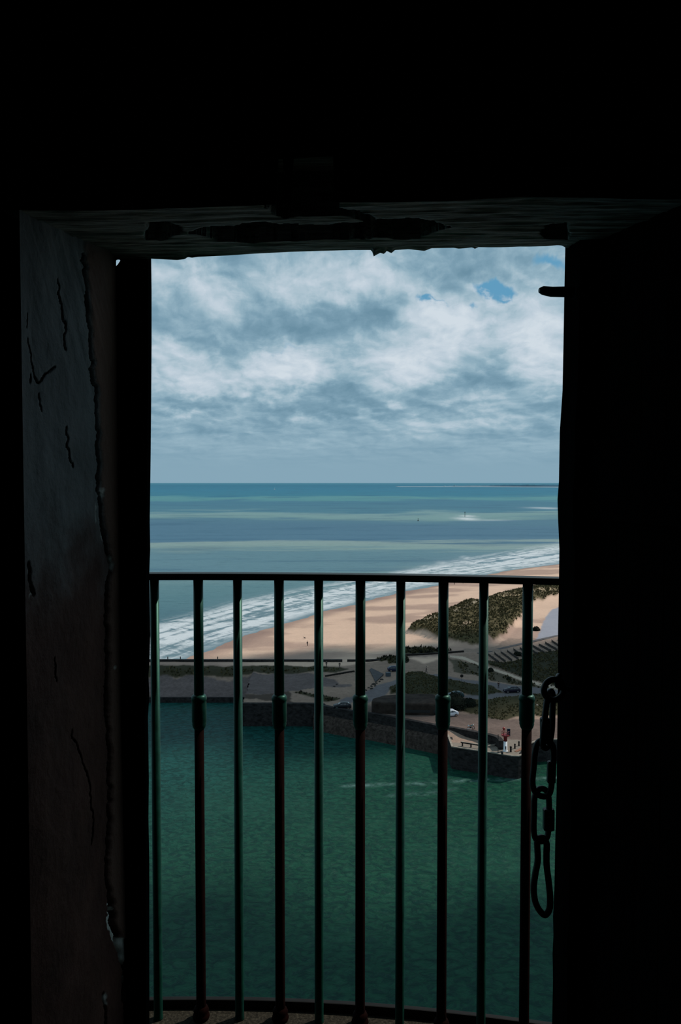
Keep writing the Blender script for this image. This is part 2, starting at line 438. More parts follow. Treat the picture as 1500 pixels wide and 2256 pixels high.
# left reveal: a fine height field with real cracks
def vnoise(x, y, seed=0):
    x = np.asarray(x, float); y = np.asarray(y, float)
    xi = np.floor(x).astype(np.int64); yi = np.floor(y).astype(np.int64); fx = x - xi; fy = y - yi
    fx = fx * fx * (3 - 2 * fx); fy = fy * fy * (3 - 2 * fy)
    def h(a, b):
        n = (a * 374761393 + b * 668265263 + seed * 974634777) & 0x7fffffff
        n = ((n ^ (n >> 13)) * 1274126177) & 0x7fffffff
        return ((n ^ (n >> 16)) & 0xffff) / 65535.0
    return (h(xi, yi) * (1 - fx) + h(xi + 1, yi) * fx) * (1 - fy) + (h(xi, yi + 1) * (1 - fx) + h(xi + 1, yi + 1) * fx) * fy
def fbm(x, y, o=4, seed=0):
    return sum(vnoise(x * 2 ** i, y * 2 ** i, seed + i) * .5 ** i for i in range(o)) / sum(.5 ** i for i in range(o))

def pip(poly, xs, ys):
    ins = np.zeros(np.shape(xs), bool); n_ = len(poly)
    for i in range(n_):
        x1, y1 = poly[i][:2]; x2, y2 = poly[(i + 1) % n_][:2]
        if y1 == y2: continue
        c_ = ((y1 > ys) != (y2 > ys)) & (xs < (x2 - x1) * (ys - y1) / (y2 - y1) + x1)
        ins ^= c_
    return ins
nu, nv = 170, 900
pz0, pz1 = EYE.z - 1.28, EYE.z + .42
us = np.linspace(0, 1, nu); vz = np.linspace(pz0, pz1, nv)
def px_at(u, z):               # where a reveal point appears; cracks were surveyed this way
    far_px = np.interp(-(z - EYE.z), [-.4, .33, .9], [250, 262, 280])
    yy = YN + (YF - YN) * u
    xf = (far_px - 750) / F * (YF * math.cos(PITCH) - (z - EYE.z) * math.sin(PITCH)); xn = xl
    return xn + (xf - xn) * u, yy
U, Vz = np.meshgrid(us, vz)
X0, Y0 = px_at(U, Vz)
dp_ = Y0 * math.cos(PITCH) - (Vz - EYE.z) * math.sin(PITCH)
PXg = 750 + F * X0 / dp_; PYg = 1128 - F * (Y0 * math.sin(PITCH) + (Vz - EYE.z) * math.cos(PITCH)) / dp_
crack = np.zeros_like(U); strip = np.zeros_like(U); chipm = np.zeros_like(U); depth = np.zeros_like(U)
def seg_d(pts, xs, ys):
    best = np.full(xs.shape, 1e9)
    for (x1, y1), (x2, y2) in zip(pts[:-1], pts[1:]):
        ex, ey = x2 - x1, y2 - y1; q = np.clip(((xs - x1) * ex + (ys - y1) * ey) / (ex * ex + ey * ey), 0, 1)
        best = np.minimum(best, np.hypot(xs - x1 - ex * q, ys - y1 - ey * q))
    return best
jx = PXg + (fbm(PYg / 14, PXg / 50, 4, 5) - .5) * 11; jy = PYg
main = [(183, 560), (188, 640), (194, 740), (201, 820), (210, 860), (213, 930), (215, 1010), (217, 1080), (224, 1150), (232, 1190), (240, 1230), (236, 1330), (233, 1480), (238, 1600), (242, 1700), (243, 1800), (241, 1890), (242, 1940), (250, 2010), (262, 2080), (272, 2140), (276, 2260)]
cracks = [(main, 3.2), ([(130, 615), (134, 660), (143, 700), (147, 770)], 1.8), ([(64, 745), (74, 780), (82, 830), (92, 844), (112, 822), (126, 808)], 1.8), ([(66, 690), (66, 720)], 1.5),
          ([(146, 940), (152, 1010), (160, 1028)], 2.0), ([(120, 1450), (127, 1500)], 1.6), ([(160, 1610), (180, 1660), (200, 1700), (208, 1800), (208, 1860)], 1.6),
          ([(70, 826), (72, 842)], 2.5), ([(66, 1240), (68, 1290), (78, 1310)], 4.5), ([(92, 868), (100, 905)], 1.2), ([(234, 2190), (238, 2256)], 4)]
for pts, w in cracks:
    dd = seg_d(pts, jx, jy)
    s_ = np.clip(1.5 - dd / (w * .62), 0, 1); crack = np.maximum(crack, s_)
mx = np.interp(PYg, [q[1] for q in main], [q[0] for q in main])
strip = np.clip((jx - mx - 3) / 4, 0, 1) * np.clip((PYg - 500) / 60, 0, 1)
chips = [((213, 1130), 3, 22), ((226, 1178), 3, 12), ((243, 1240), 3, 16), ((68, 1285), 3, 30), ((240, 2200), 3, 12), ((224, 1085), 3, 10), ((248, 1470), 4, 4)]
for (cx, cy), rx, ry in chips:
    q = ((jx - cx + (fbm(PYg / 9, PXg / 9, 2, 3) - .5) * 8) / rx) ** 2 + ((PYg - cy) / ry) ** 2
    chipm = np.maximum(chipm, np.clip(1.5 - q, 0, 1))
cq = [(241, 1960), (250, 1990), (252, 2040), (262, 2066), (276, 2066), (279, 2133), (278, 2150), (275, 2172), (271, 2137), (260, 2097), (248, 2060), (240, 2033), (243, 2003)]
chipm = np.maximum(chipm * .6, pip(cq, PXg + (fbm(PYg / 6, PXg / 6, 3, 5) - .5) * 6, PYg).astype(float))
depth = crack * .012 + chipm * .003 - strip * 0.003
und = (fbm(Vz * 4, U * 1.2, 3, 11) - .5) * .016 + (fbm(Vz * 16, U * 5, 3, 21) - .5) * .004
scr = (fbm((U * 1.2 + Vz * 3) * 14, (U - Vz * .5) * 2.5, 3, 31) - .5) * .004 * np.clip((Vz - EYE.z + .0) / .3, .15, 1)
XX = X0 - depth * np.clip(U * 12, 0, 1) + (und + scr) * np.clip(U * 8, 0, 1) * np.clip((1 - U) * 6, 0, 1)
V = np.stack([XX, Y0, Vz], -1).reshape(-1, 3)
V[:, 2] -= 0
idx = np.arange(nu * nv).reshape(nv, nu)
Fq = np.stack([idx[:-1, :-1], idx[1:, :-1], idx[1:, 1:], idx[:-1, 1:]], -1).reshape(-1, 4)
def grid_obj(name, V, Fq, mats, attrs=None, colattr=None, origin=None, smooth=True):
    me = bpy.data.meshes.new(name); me.vertices.add(len(V)); me.vertices.foreach_set('co', np.asarray(V, np.float32).ravel())
    me.loops.add(len(Fq) * 4); me.loops.foreach_set('vertex_index', np.asarray(Fq, np.int32).ravel())
    me.polygons.add(len(Fq)); me.polygons.foreach_set('loop_start', np.arange(0, len(Fq) * 4, 4, dtype=np.int32))
    me.update(calc_edges=True); me.validate()
    for k_, arr in (attrs or {}).items():
        at = me.attributes.new(k_, 'FLOAT', 'POINT'); at.data.foreach_set('value', np.asarray(arr, np.float32).ravel())
    for k_, arr in (colattr or {}).items():
        at = me.attributes.new(k_, 'FLOAT_COLOR', 'POINT'); at.data.foreach_set('color', np.asarray(arr, np.float32).ravel())
    return link(name, me, mats, None, smooth)
Vl = V.copy(); Vl[:, 2] -= EYE.z
rev = grid_obj('trim_1', Vl, Fq, M_plas, {'crack': crack, 'strip': strip, 'chip': chipm}); rev.location = (0, 0, EYE.z)
struct(rev, 'cracked grey and brown plaster reveal left of the doorway')

# lintel beam: weathered underside with eroded hollows
nx, ny = 520, 90
lx = np.linspace(-.62, .62, nx); lyy = np.linspace(YN - .0, YF, ny)
LX, LYg = np.meshgrid(lx, lyy)
edge = [(200, 574), (333, 570), (390, 573), (407, 571), (414, 566), (422, 568), (436, 566), (500, 563), (560, 559), (640, 555), (700, 553), (780, 551), (819, 551), (822, 566), (828, 562), (838, 557), (846, 560), (852, 553), (862, 558), (870, 551), (900, 549), (935, 553), (950, 547), (1000, 546), (1010, 548), (1040, 544), (1044, 548), (1052, 543), (1100, 543), (1200, 541), (1226, 539), (1236, 540), (1246, 546), (1300, 548), (1560, 548)]
ez = np.array([atY(750, e_[1], YF).z for e_ in edge]); ex_ = np.array([atY(e_[0], 560, YF).x for e_ in edge])
zedge = np.interp(lx, ex_, ez)
sm_z = np.interp(lx, [-.6, .62], [atY(750, 568, YF).z, atY(750, 540, YF).z])
nz = np.interp(lx, [-.27, .2], [atY(750, 462, YN).z, atY(750, 436, YN).z])
tt_ = (YF - LYg) / (YF - YN)
w_ = np.clip((LYg - (YF - .03)) / .03, 0, 1)
Zl = (sm_z[None, :] * (1 - tt_) + nz[None, :] * tt_) * (1 - w_) + zedge[None, :] * w_
PLx = 750 + F * LX / LYg; PLy = 1064 - F * (Zl - EYE.z) / LYg
hol = np.zeros_like(LX)
def hollow(poly, dep):
    global hol
    xs = PLx + (fbm(PLx / 30, PLy / 10, 3, 9) - .5) * 22; ys = PLy + (fbm(PLx / 40, PLy / 12, 3, 19) - .5) * 12
    ins = pip(poly, xs, ys); hol = np.maximum(hol, ins * dep)
hollow([(425, 520), (470, 508), (560, 498), (620, 500), (700, 505), (780, 500), (830, 489), (900, 488), (990, 505), (960, 516), (925, 530), (800, 534), (700, 538), (560, 542), (480, 536)], .05)
hollow([(580, 462), (700, 450), (760, 468), (830, 490), (800, 492), (720, 482), (620, 490)], .05)
hollow([(330, 495), (400, 500), (408, 515), (380, 530), (330, 538)], .04)
hollow([(1185, 512), (1245, 495), (1245, 535), (1195, 528)], .04)
rough = (fbm(LX * 9, LYg * 90, 4, 41) - .5) * .006
Zl2 = Zl + hol + rough * (w_ < .9)
V = np.stack([LX, LYg, Zl2], -1).reshape(-1, 3)
idx = np.arange(nx * ny).reshape(ny, nx)
F1 = np.stack([idx[:-1, :-1], idx[1:, :-1], idx[1:, 1:], idx[:-1, 1:]], -1).reshape(-1, 4)
nb = len(V)                                         # front face and back face, closed at the top
top_f = np.stack([lx, np.full(nx, YN), np.full(nx, EYE.z + .52)], -1); top_b = np.stack([lx, np.full(nx, YF), np.full(nx, EYE.z + .52)], -1)
V = np.vstack([V, top_f, top_b])
tf = nb + np.arange(nx); tb = nb + nx + np.arange(nx); r0 = idx[0]; r1 = idx[-1]
F2 = np.stack([r0[:-1], r0[1:], tf[1:], tf[:-1]], -1); F3 = np.stack([r1[1:], r1[:-1], tb[:-1], tb[1:]], -1); F4 = np.stack([tf[:-1], tf[1:], tb[1:], tb[:-1]], -1)
V[:, 2] -= EYE.z
lint = grid_obj('trim_2', V, np.vstack([F1, F2, F3, F4]), M_lint); lint.location = (0, 0, EYE.z)
struct(lint, 'rough weathered timber lintel above the doorway')

# frame posts: black timber with irregular edges; a chink of daylight stays open by the lintel
def post(name, outline, y0, y1, m, label):
    bm = bmesh.new()
    b_ = [bm.verts.new(atY(px, py, y1)) for px, py in outline]         # the outer arris is the one that shows
    a_ = [bm.verts.new(atY(px, py, y0) if px < 300 else Vector((v.co.x, y0, v.co.z))) for v, (px, py) in zip(b_, outline)]
    n_ = len(a_)
    from mathutils.geometry import tessellate_polygon
    for t_ in tessellate_polygon([[v.co.copy() for v in b_]]):
        bm.faces.new([b_[i] for i in t_]); bm.faces.new([a_[i] for i in t_[::-1]])
    for i in range(n_): bm.faces.new((a_[i], a_[(i + 1) % n_], b_[(i + 1) % n_], b_[i]))
    return struct(frombm(name, bm, m), label)
rgt = [(333, 566), (334, 640), (334, 760), (333, 900), (332, 1000), (330, 1150), (331, 1210), (329, 1262), (330, 1330), (331, 1400), (330, 1440), (327, 1490), (329, 1530), (326, 1580), (327, 1650), (328, 1720), (327, 1800), (329, 1900), (329, 2040), (329, 2256), (329, 2760)]
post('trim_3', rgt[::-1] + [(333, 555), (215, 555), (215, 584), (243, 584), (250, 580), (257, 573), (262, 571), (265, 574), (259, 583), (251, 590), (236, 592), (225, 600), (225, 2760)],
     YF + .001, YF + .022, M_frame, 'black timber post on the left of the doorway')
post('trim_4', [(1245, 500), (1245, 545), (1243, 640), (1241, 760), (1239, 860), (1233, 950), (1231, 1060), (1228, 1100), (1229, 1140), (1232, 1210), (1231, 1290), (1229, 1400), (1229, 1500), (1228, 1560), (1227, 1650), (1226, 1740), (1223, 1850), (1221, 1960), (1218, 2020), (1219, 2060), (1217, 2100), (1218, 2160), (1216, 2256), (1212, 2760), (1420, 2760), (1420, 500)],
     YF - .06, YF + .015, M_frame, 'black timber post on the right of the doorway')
struct(MB().box(xl, xr + .1, YN, YF + .02, EYE.z - 1.31, EYE.z - 1.265).build('trim_5', M_dark), 'dark threshold under the doorway')
# open door leaf against the right-hand reveal
dr = empty('door_1', (xr + .004, YF - .065, EYE.z - 1.25)); tag(dr, 'black wooden door standing open on the right of the doorway', None, None, 'structure')
dm = Matrix.Rotation(math.radians(-3), 4, 'Z')
mm = MB()
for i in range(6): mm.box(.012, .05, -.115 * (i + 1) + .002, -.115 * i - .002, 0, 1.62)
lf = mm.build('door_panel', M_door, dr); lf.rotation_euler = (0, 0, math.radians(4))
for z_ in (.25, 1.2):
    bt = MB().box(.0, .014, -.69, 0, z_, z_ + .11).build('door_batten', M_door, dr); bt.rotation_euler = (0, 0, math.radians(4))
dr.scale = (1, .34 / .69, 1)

# iron peg sticking out of the right post
pg = empty('iron_peg', atY(1262, 644, YF - .05)); tag(pg, 'short black iron peg poking from the right door post', 'peg')
c0 = pg.location
def rel(px, py, Y, o): return atY(px, py, Y) - o
MB().tube([rel(1262, 643, YF - .05, c0), rel(1236, 643, YF - .05, c0), rel(1215, 643, YF - .052, c0), rel(1196, 640, YF - .055, c0), rel(1188, 640, YF - .056, c0)],
          [.0078, .0075, .0072, .0062, .0035], 14).build('peg_shaft', M_iron, pg, True)

# ------------------------------------------------------------------ chain
YC = YF - .075
ch = empty('hanging_chain', atY(1219, 1500, YC)); tag(ch, 'black iron chain of screw links hanging from the right door post', 'chain')
c0 = ch.location.copy()
S = 140 / 545.0
def zp(zx, zy): return 1120 + zx * S, 1470 + zy * S
def link_path(pts2, ang, yoff=0, n=10):
    # closed smooth loop through surveyed outline points, turned about its own vertical axis
    P_ = [rel(*zp(a_, b_), YC + yoff, c0) for a_, b_ in pts2]
    cx = sum(p_.x for p_ in P_) / len(P_); out = []
    for p_ in P_:
        w = (p_.x - cx); out.append(Vector((cx + w, p_.y + w * math.tan(ang), p_.z)))
    res = []; N = len(out)
    for i in range(N):
        p0, p1, p2, p3 = out[i - 1], out[i], out[(i + 1) % N], out[(i + 2) % N]
        for k_ in range(n):
            t = k_ / n
            res.append(.5 * ((2 * p1) + (p2 - p0) * t + (2 * p0 - 5 * p1 + 4 * p2 - p3) * t * t + (3 * p1 - p0 - 3 * p2 + p3) * t ** 3))
    return res
px1 = S / F * YC
def clink(pts2, ang, rz, yoff=0, sleeve=None):
    o = MB().tube(link_path(pts2, ang, yoff), rz * px1, 12, closed=True).build('link', M_iron, ch, True)
    if sleeve:
        (x1, y1), (x2, y2), r_ = sleeve
        a_ = rel(*zp(x1, y1), YC + yoff, c0); b_ = rel(*zp(x2, y2), YC + yoff, c0)
        cx = sum(rel(*zp(q[0], q[1]), YC, c0).x for q in pts2) / len(pts2)
        for q in (a_, b_): q.y += (q.x - cx) * math.tan(ang)
        pts = [a_.lerp(b_, t) for t in (0, .04, .5, .96, 1)]
        MB().tube(pts, [r_ * px1 * .82, r_ * px1, r_ * px1, r_ * px1, r_ * px1 * .78], 6).build('sleeve', M_iron, o)
def ring(cx, cy, r, n=10): return [(cx + r * math.cos(2 * PI * i / n), cy + r * math.sin(2 * PI * i / n)) for i in range(n)]
clink(ring(388, 192, 88), .15, 27, -.004)
clink([(372, 215), (398, 260), (396, 400), (388, 560), (360, 650), (315, 682), (275, 640), (280, 520), (300, 400), (318, 300), (338, 235)], .9, 27, .004, ((300, 420), (305, 608), 44))
clink([(310, 630), (370, 660), (382, 760), (368, 900), (362, 1020), (340, 1090), (290, 1108), (235, 1080), (212, 1000), (222, 860), (232, 740), (255, 650)], -.25, 26, -.002, ((366, 800), (360, 985), 40))
clink([(285, 1040), (335, 1075), (352, 1160), (350, 1300), (345, 1420), (325, 1475), (275, 1492), (228, 1462), (212, 1380), (215, 1240), (218, 1120), (240, 1060)], .25, 26, .006, ((350, 1220), (349, 1405), 53))
clink([(288, 1462), (322, 1500), (322, 1600), (324, 1700), (338, 1820), (350, 1960), (345, 2060), (310, 2118), (265, 2085), (232, 2010), (222, 1900), (235, 1780), (254, 1660), (250, 1540), (252, 1490)], -.35, 28, 0)
MB().tube([rel(1262, 1520, YC + .02, c0), rel(1240, 1517, YC, c0), rel(1228, 1510, YC - .008, c0), rel(1226, 1498, YC - .004, c0), rel(1232, 1488, YC + .004, c0)], .0042, 10).build('hook', M_iron, ch, True)

# ================================================================== GALLERY AND RAILING
RG = 4.0; XC = -.36; Y0g = atY(600, 1270, 1.0) and 1.84
CY = Y0g - RG
zr = atY(600, 1269, Y0g).z; zb = atY(600, 2243, Y0g).z
def gy(px): # depth of the railing circle along a pixel column
    k_ = (px - 750) / F
    A = k_ * k_ + 1; Bq = -2 * (k_ * XC + CY); Cq = XC * XC + CY * CY - RG * RG
    return (-Bq + math.sqrt(Bq * Bq - 4 * A * Cq)) / (2 * A)
rl = empty('gallery_railing', (XC, Y0g, zb)); tag(rl, 'curved green and brown iron railing around the tower gallery', 'railing')
o0 = rl.location.copy()
angs = np.linspace(math.radians(-52), math.radians(40), 90)
def arc(r, z, a0=-52, a1=40, n=90): return [Vector((XC + r * math.sin(a), CY + r * math.cos(a), z)) - o0 for a in np.radians(np.linspace(a0, a1, n))]
# handrail: flat-topped bar
def ringbar(r0, r1, z0, z1, name, m, parent, a0=-52, a1=40, n=110, off=o0):
    V_ = []; F_ = []
    for a in np.radians(np.linspace(a0, a1, n)):
        for r, z in ((r0, z0), (r1, z0), (r1, z1), (r0, z1)):
            V_.append(Vector((XC + r * math.sin(a), CY + r * math.cos(a), z)) - off)
    for i in range(n - 1):
        for k_ in range(4):
            F_.append((i * 4 + k_, i * 4 + (k_ + 1) % 4, (i + 1) * 4 + (k_ + 1) % 4, (i + 1) * 4 + k_))
    F_ += [(3, 2, 1, 0), (n * 4 - 4, n * 4 - 3, n * 4 - 2, n * 4 - 1)]
    o = pyd(name, V_, F_, m, parent)
    bv = o.modifiers.new('bevel', 'BEVEL'); bv.width = .003; bv.segments = 2
    return o
ringbar(RG - .019, RG + .019, zr - .008, zr + .008, 'handrail', M_rail, rl)
ringbar(RG + .035, RG + .05, zb - .06, zb + .022, 'toe_strip', M_lip, rl)
bars = [(340, 0), (436.5, 1), (523, 0), (614.5, 1), (702, 0), (794, 1), (883, 0), (977, 1), (1066, 0), (1163, 1)]
def bar_at(px, kind):
    Y = gy(px); X = (px - 750) / F * Y * 1.0; r = ray(px, 1275); X = r.x * Y / r.y
    hb = zr - zb - .004
    if not kind:
        return MB().lathe([(.0115, 0), (.0115, .002), (.0108, .01), (.0108, hb)], (X - o0.x, Y - o0.y, 0), 18).build('baluster', M_green, rl, True)
    z1 = atY(px, 1535, Y).z - zb; z0 = atY(px, 1603, Y).z - zb
    o = MB().lathe([(.0118, z1), (.0118, hb)], (X - o0.x, Y - o0.y, 0), 18).build('baluster', M_green, rl, True)
    MB().lathe([(.0122, z0 - .003), (.0150, z0 + .002), (.0170, z0 + .009), (.0165, z0 + .012), (.0175, z0 + .016), (.0176, z1 - .014), (.0172, z1 - .010), (.0186, z1 - .007), (.0186, z1 - .002), (.0165, z1 + .003), (.0125, z1 + .006)],
               (X - o0.x, Y - o0.y, 0), 20).build('collar', M_green, o, True)
    ls = MB().lathe([(.0125, 0), (.0118, .05), (.0115, z0)], (X - o0.x, Y - o0.y, 0), 18).build('lower_shaft', M_rust, o, True)
    ls['label'] = 'brown lower shaft below the collar'
    MB().lathe([(.019, 0), (.021, .006), (.019, .012), (.0165, .016), (.019, .021), (.016, .028), (.0122, .032)], (X - o0.x, Y - o0.y, 0), 20).build('foot', M_rust, o, True)
    return o
for px, k_ in bars: bar_at(px, k_)
for px, k_ in ((245, 1), (1252, 0), (150, 0), (1345, 1), (50, 1), (1440, 0)): bar_at(px, k_)
gf = ringbar(3.30, RG + .035, zb - .16, zb, 'gallery_deck', M_gal, None, off=Vector((XC, Y0g, zb))); gf.location = (XC, Y0g, zb)
struct(gf, 'dim speckled stone deck of the gallery under the railing')
# tower shaft below; unseen deck added above to keep sun off the reveal
m_ = MB(); prof = [(5.2, 3.0), (4.6, 12), (3.6, 40), (3.3, zb - .9), (3.3, zb - .5), (3.9, zb - .165)]
m_.lathe(prof, (XC, CY, 0), 48); struct(m_.build('tower_shaft', M_dark, None, True), 'round tower shaft below the gallery')
struct(ringbar(3.28, RG + .80, EYE.z + 1.3, EYE.z + 1.5, 'sunblock_deck', M_dark, None, -60, 75, off=Vector((0, 0, 0))), 'unseen deck added over the gallery to block sun')

# ================================================================== COAST
shore_px = [(400, 1458), (450, 1434), (480, 1424), (520, 1408), (570, 1392), (620, 1377), (700, 1351), (760, 1337), (830, 1318), (900, 1302), (960, 1290), (1020, 1278), (1070, 1267), (1115, 1258), (1170, 1250), (1232, 1243)]
foam_px = [(333, 1372), (400, 1358), (470, 1340), (520, 1325), (600, 1309), (700, 1290), (800, 1273), (860, 1262), (930, 1249), (1000, 1235), (1080, 1220), (1150, 1208), (1232, 1197)]
SH = np.array([(atZ(a, b, 0).x, atZ(a, b, 0).y) for a, b in shore_px]); FO = np.array([(atZ(a, b, 0).x, atZ(a, b, 0).y) for a, b in foam_px])
def ext(A, Y):
    Y = np.asarray(Y, float); x_ = np.interp(Y, A[:, 1], A[:, 0])
    s0 = (A[3, 0] - A[0, 0]) / (A[3, 1] - A[0, 1]); s1 = (A[-1, 0] - A[-4, 0]) / (A[-1, 1] - A[-4, 1])
    x_ = np.where(Y < A[0, 1], A[0, 0] + (Y - A[0, 1]) * s0, x_)
    return np.where(Y > A[-1, 1], A[-1, 0] + (Y - A[-1, 1]) * s1, x_)
def sst(x, a, b):
    t = np.clip((np.asarray(x, float) - a) / (b - a), 0, 1); return t * t * (3 - 2 * t)
YW = 223.0                                       # the breakwater wall
def H(X, Y):
    X = np.asarray(X, float); Y = np.asarray(Y, float)
    d_ = X - ext(SH, Y) + (fbm(Y / 14, X / 40, 3, 77) - .5) * 5
    behind = np.minimum(np.clip(d_ * .06, -3, 9), 4.6 + 0 * d_) + .0
    zl = 1.15 + 3.85 * sst(Y, 197, 216); fr = zl + (5.0 - zl) * sst(X, -24.6, -24.0)
    pl = sst(Y, 157.5, 162); fr = np.where(X > 15, 4.4 + (fr - 4.4) * pl, fr)
    return np.where(Y > YW, behind + (5.0 - behind) * sst(X, -5, 15) * (1 - sst(Y, 223, 245)), fr)
def gpt(px, py):
    z = 5.0
    for _ in range(30):
        q = atZ(px, py, z); z2 = float(H(q.x, q.y)); z = .5 * z + .5 * z2
    q = atZ(px, py, z); return Vector((q.x, q.y, float(H(q.x, q.y))))
def gpoly(pts): return [(gpt(a, b).x, gpt(a, b).y) for a, b in pts]

# quay outlines (seen top edge, with the height of that edge)
main_q = [(533, 1550, 5.4), (692, 1550.5, 5.4), (712, 1555, 5.4), (772, 1566, 5.4), (806, 1570, 5.4), (875, 1582, 5.4), (966, 1599, 5.4), (1000, 1604, 5.5), (1027, 1609, 5.8), (1054, 1614, 6.0), (1077, 1619, 6.2), (1092, 1624, 6.2), (1099, 1632, 6.2)]
MQ = [Vector((atZ(a, b, c).x, atZ(a, b, c).y, c)) for a, b, c in main_q]
pier_q = [(995, 1646), (1077, 1658), (1100, 1662), (1127, 1666), (1142, 1666.5), (1151, 1664), (1158, 1655), (1166, 1640), (1185, 1632), (1440, 1618)]
PQ = [Vector((atZ(a, b, 4.4).x, atZ(a, b, 4.4).y, 4.4)) for a, b in pier_q]
PQ = [Vector((PQ[0].x + .2, 162.5, 4.4))] + PQ
LAND = [(-170, 198.6), (MQ[0].x - .6, 198.6)] + [(v.x, v.y + .3) for v in MQ[:8]] + [(v.x, v.y + .3) for v in PQ] + [(900, PQ[-1].y), (900, 1400), (-170, 1400)]

rowsY = np.concatenate([np.geomspace(140, 330, 330), np.geomspace(331, 1300, 170)])
colsS = np.concatenate([np.linspace(-.75, -.33, 14), np.linspace(-.325, .36, 520), np.linspace(.37, .8, 14)])
SS, YY = np.meshgrid(colsS, rowsY); XXg = SS * YY
HZ = H(XXg, YY)
sand = np.array((.58, .395, .295)); 
tint = np.zeros(XXg.shape + (3,)); tint[:] = sand; grain = np.full(XXg.shape, .18)
def blur(A, k_):
    for _ in range(k_):
        B_ = A.copy(); B_[1:-1, 1:-1] = (A[1:-1, 1:-1] * 2 + A[:-2, 1:-1] + A[2:, 1:-1] + A[1:-1, :-2] + A[1:-1, 2:]) / 6; A = B_
    return A
def zone(poly, col, gr=.5, rough_=1.2, alpha=1.0, soft=1):
    wx = XXg + (fbm(XXg / 3, YY / 6, 4, 3) - .5) * 4 * rough_; wy = YY + (fbm(XXg / 3, YY / 6, 4, 8) - .5) * 7 * rough_
    mk = pip(gpoly(poly), wx, wy).astype(float)
    if soft: mk = blur(mk, soft)
    mk = mk * alpha
    tint[:] = tint * (1 - mk[..., None]) + np.array(col) * mk[..., None]
    grain[:] = grain * (1 - mk) + gr * mk
    return mk
# beach: wet band by the water, streaks of damp sand
dsh = XXg - ext(SH, YY)
wet = (1 - sst(dsh + (fbm(XXg / 12, YY / 30, 3, 2) - .5) * 8, 2, 14)) * (YY > YW)
tint = tint * (1 - wet[..., None] * .72) + np.array((.23, .15, .125)) * wet[..., None] * .72
strk = sst(fbm(XXg / 34 + YY / 90, YY / 18, 5, 55), .44, .62)
tint = tint * (1 - .62 * strk[..., None]) + np.array((.24, .155, .13)) * .62 * strk[..., None]
c_gr = (.13, .095, .08); c_sh = (.115, .087, .082); c_gs = (.038, .033, .016); c_as = (.135, .118, .122); c_st = (.25, .17, .13)
zone([(930, 1462), (893, 1446), (760, 1468), (300, 1464), (300, 1660), (1400, 1700), (1400, 1440), (1232, 1420), (1160, 1425), (1060, 1438), (1010, 1441)], c_st, .6, .5, 1, 4)
tint_fore = (YY < YW + 2)
zone([(862, 1442), (1010, 1436), (1080, 1424), (1120, 1408), (1300, 1395), (1300, 1430), (1080, 1440), (1022, 1441), (900, 1450)], (.27, .19, .15), .5)
zone([(300, 1486), (560, 1484), (690, 1484), (715, 1491), (772, 1508), (747, 1514), (640, 1521), (560, 1531), (300, 1525)], c_sh, .8, 1.0)
zone([(300, 1525), (560, 1531), (640, 1521), (640, 1548), (300, 1546)], (.066, .046, .036), .4, .6)
zone([(300, 1467), (700, 1467), (772, 1473), (742, 1482), (690, 1479), (640, 1486), (560, 1481), (300, 1490)], (.040, .034, .018), .5, .5)
zone([(646, 1525), (657, 1522), (691, 1529), (725, 1533), (755, 1540), (742, 1545), (712, 1545), (691, 1538), (661, 1530)], c_gs, .3, .4)
zone([(752, 1546), (779, 1531), (830, 1512), (872, 1498), (900, 1490), (960, 1486), (1018, 1496), (960, 1497), (900, 1502), (872, 1517), (843, 1531), (814, 1549), (806, 1570), (785, 1568), (790, 1545), (760, 1553)], c_as, .45, .5)
zone([(806, 1552), (900, 1572), (966, 1572), (1045, 1574), (1127, 1587), (1300, 1580), (1300, 1640), (1150, 1660), (1095, 1626), (966, 1600), (870, 1584), (800, 1570)], (.135, .095, .08), .55, .3)
zone([(1075, 1628), (1100, 1626), (1150, 1632), (1150, 1664), (1100, 1662), (990, 1646), (990, 1636), (1040, 1640)], (.20, .165, .135), .3, .2)
zone([(960, 1486), (1018, 1496), (1077, 1503), (1150, 1512), (1300, 1518), (1300, 1532), (1195, 1530), (1152, 1533), (1077, 1542), (1036, 1543), (1018, 1534), (1050, 1530), (1111, 1527), (1081, 1512), (1045, 1508), (966, 1494)], c_as, .2, .2)
gA = [(900, 1483), (930, 1481), (966, 1494), (1045, 1508), (1081, 1512), (1111, 1527), (1059, 1532), (1022, 1532), (966, 1533), (860, 1530), (850, 1520), (872, 1512)]
gB = [(1036, 1543), (1077, 1542), (1152, 1533), (1300, 1530), (1300, 1578), (1195, 1577), (1127, 1586), (1077, 1582), (1045, 1575), (995, 1563), (990, 1545)]
gC = [(1060, 1456), (1110, 1461), (1150, 1453), (1175, 1441), (1232, 1434), (1330, 1428), (1330, 1520), (1232, 1515), (1190, 1505), (1149, 1492), (1100, 1474), (1070, 1464)]
gD = [(992, 1450), (1054, 1468), (1100, 1482), (1150, 1500), (1230, 1517), (1230, 1522), (1150, 1511), (1080, 1500), (1045, 1488), (1000, 1480)]
gE = [(826, 1455), (851, 1445), (880, 1444), (905, 1448), (896, 1461), (855, 1463), (853, 1455), (838, 1459)]
gF = [(880, 1425), (917, 1424), (960, 1431), (1000, 1434), (960, 1439), (904, 1441), (878, 1440)]
gDune = [(898, 1394), (913, 1381), (961, 1362), (992, 1350), (1022, 1336), (1058, 1329), (1088, 1319), (1113, 1311), (1151, 1303), (1189, 1292), (1232, 1290), (1400, 1284), (1400, 1300), (1232, 1312), (1202, 1322), (1174, 1331), (1151, 1357), (1134, 1377), (1113, 1402), (1080, 1416), (1037, 1426), (1012, 1424), (992, 1416), (961, 1410), (931, 1400)]
grassm = np.zeros_like(XXg)
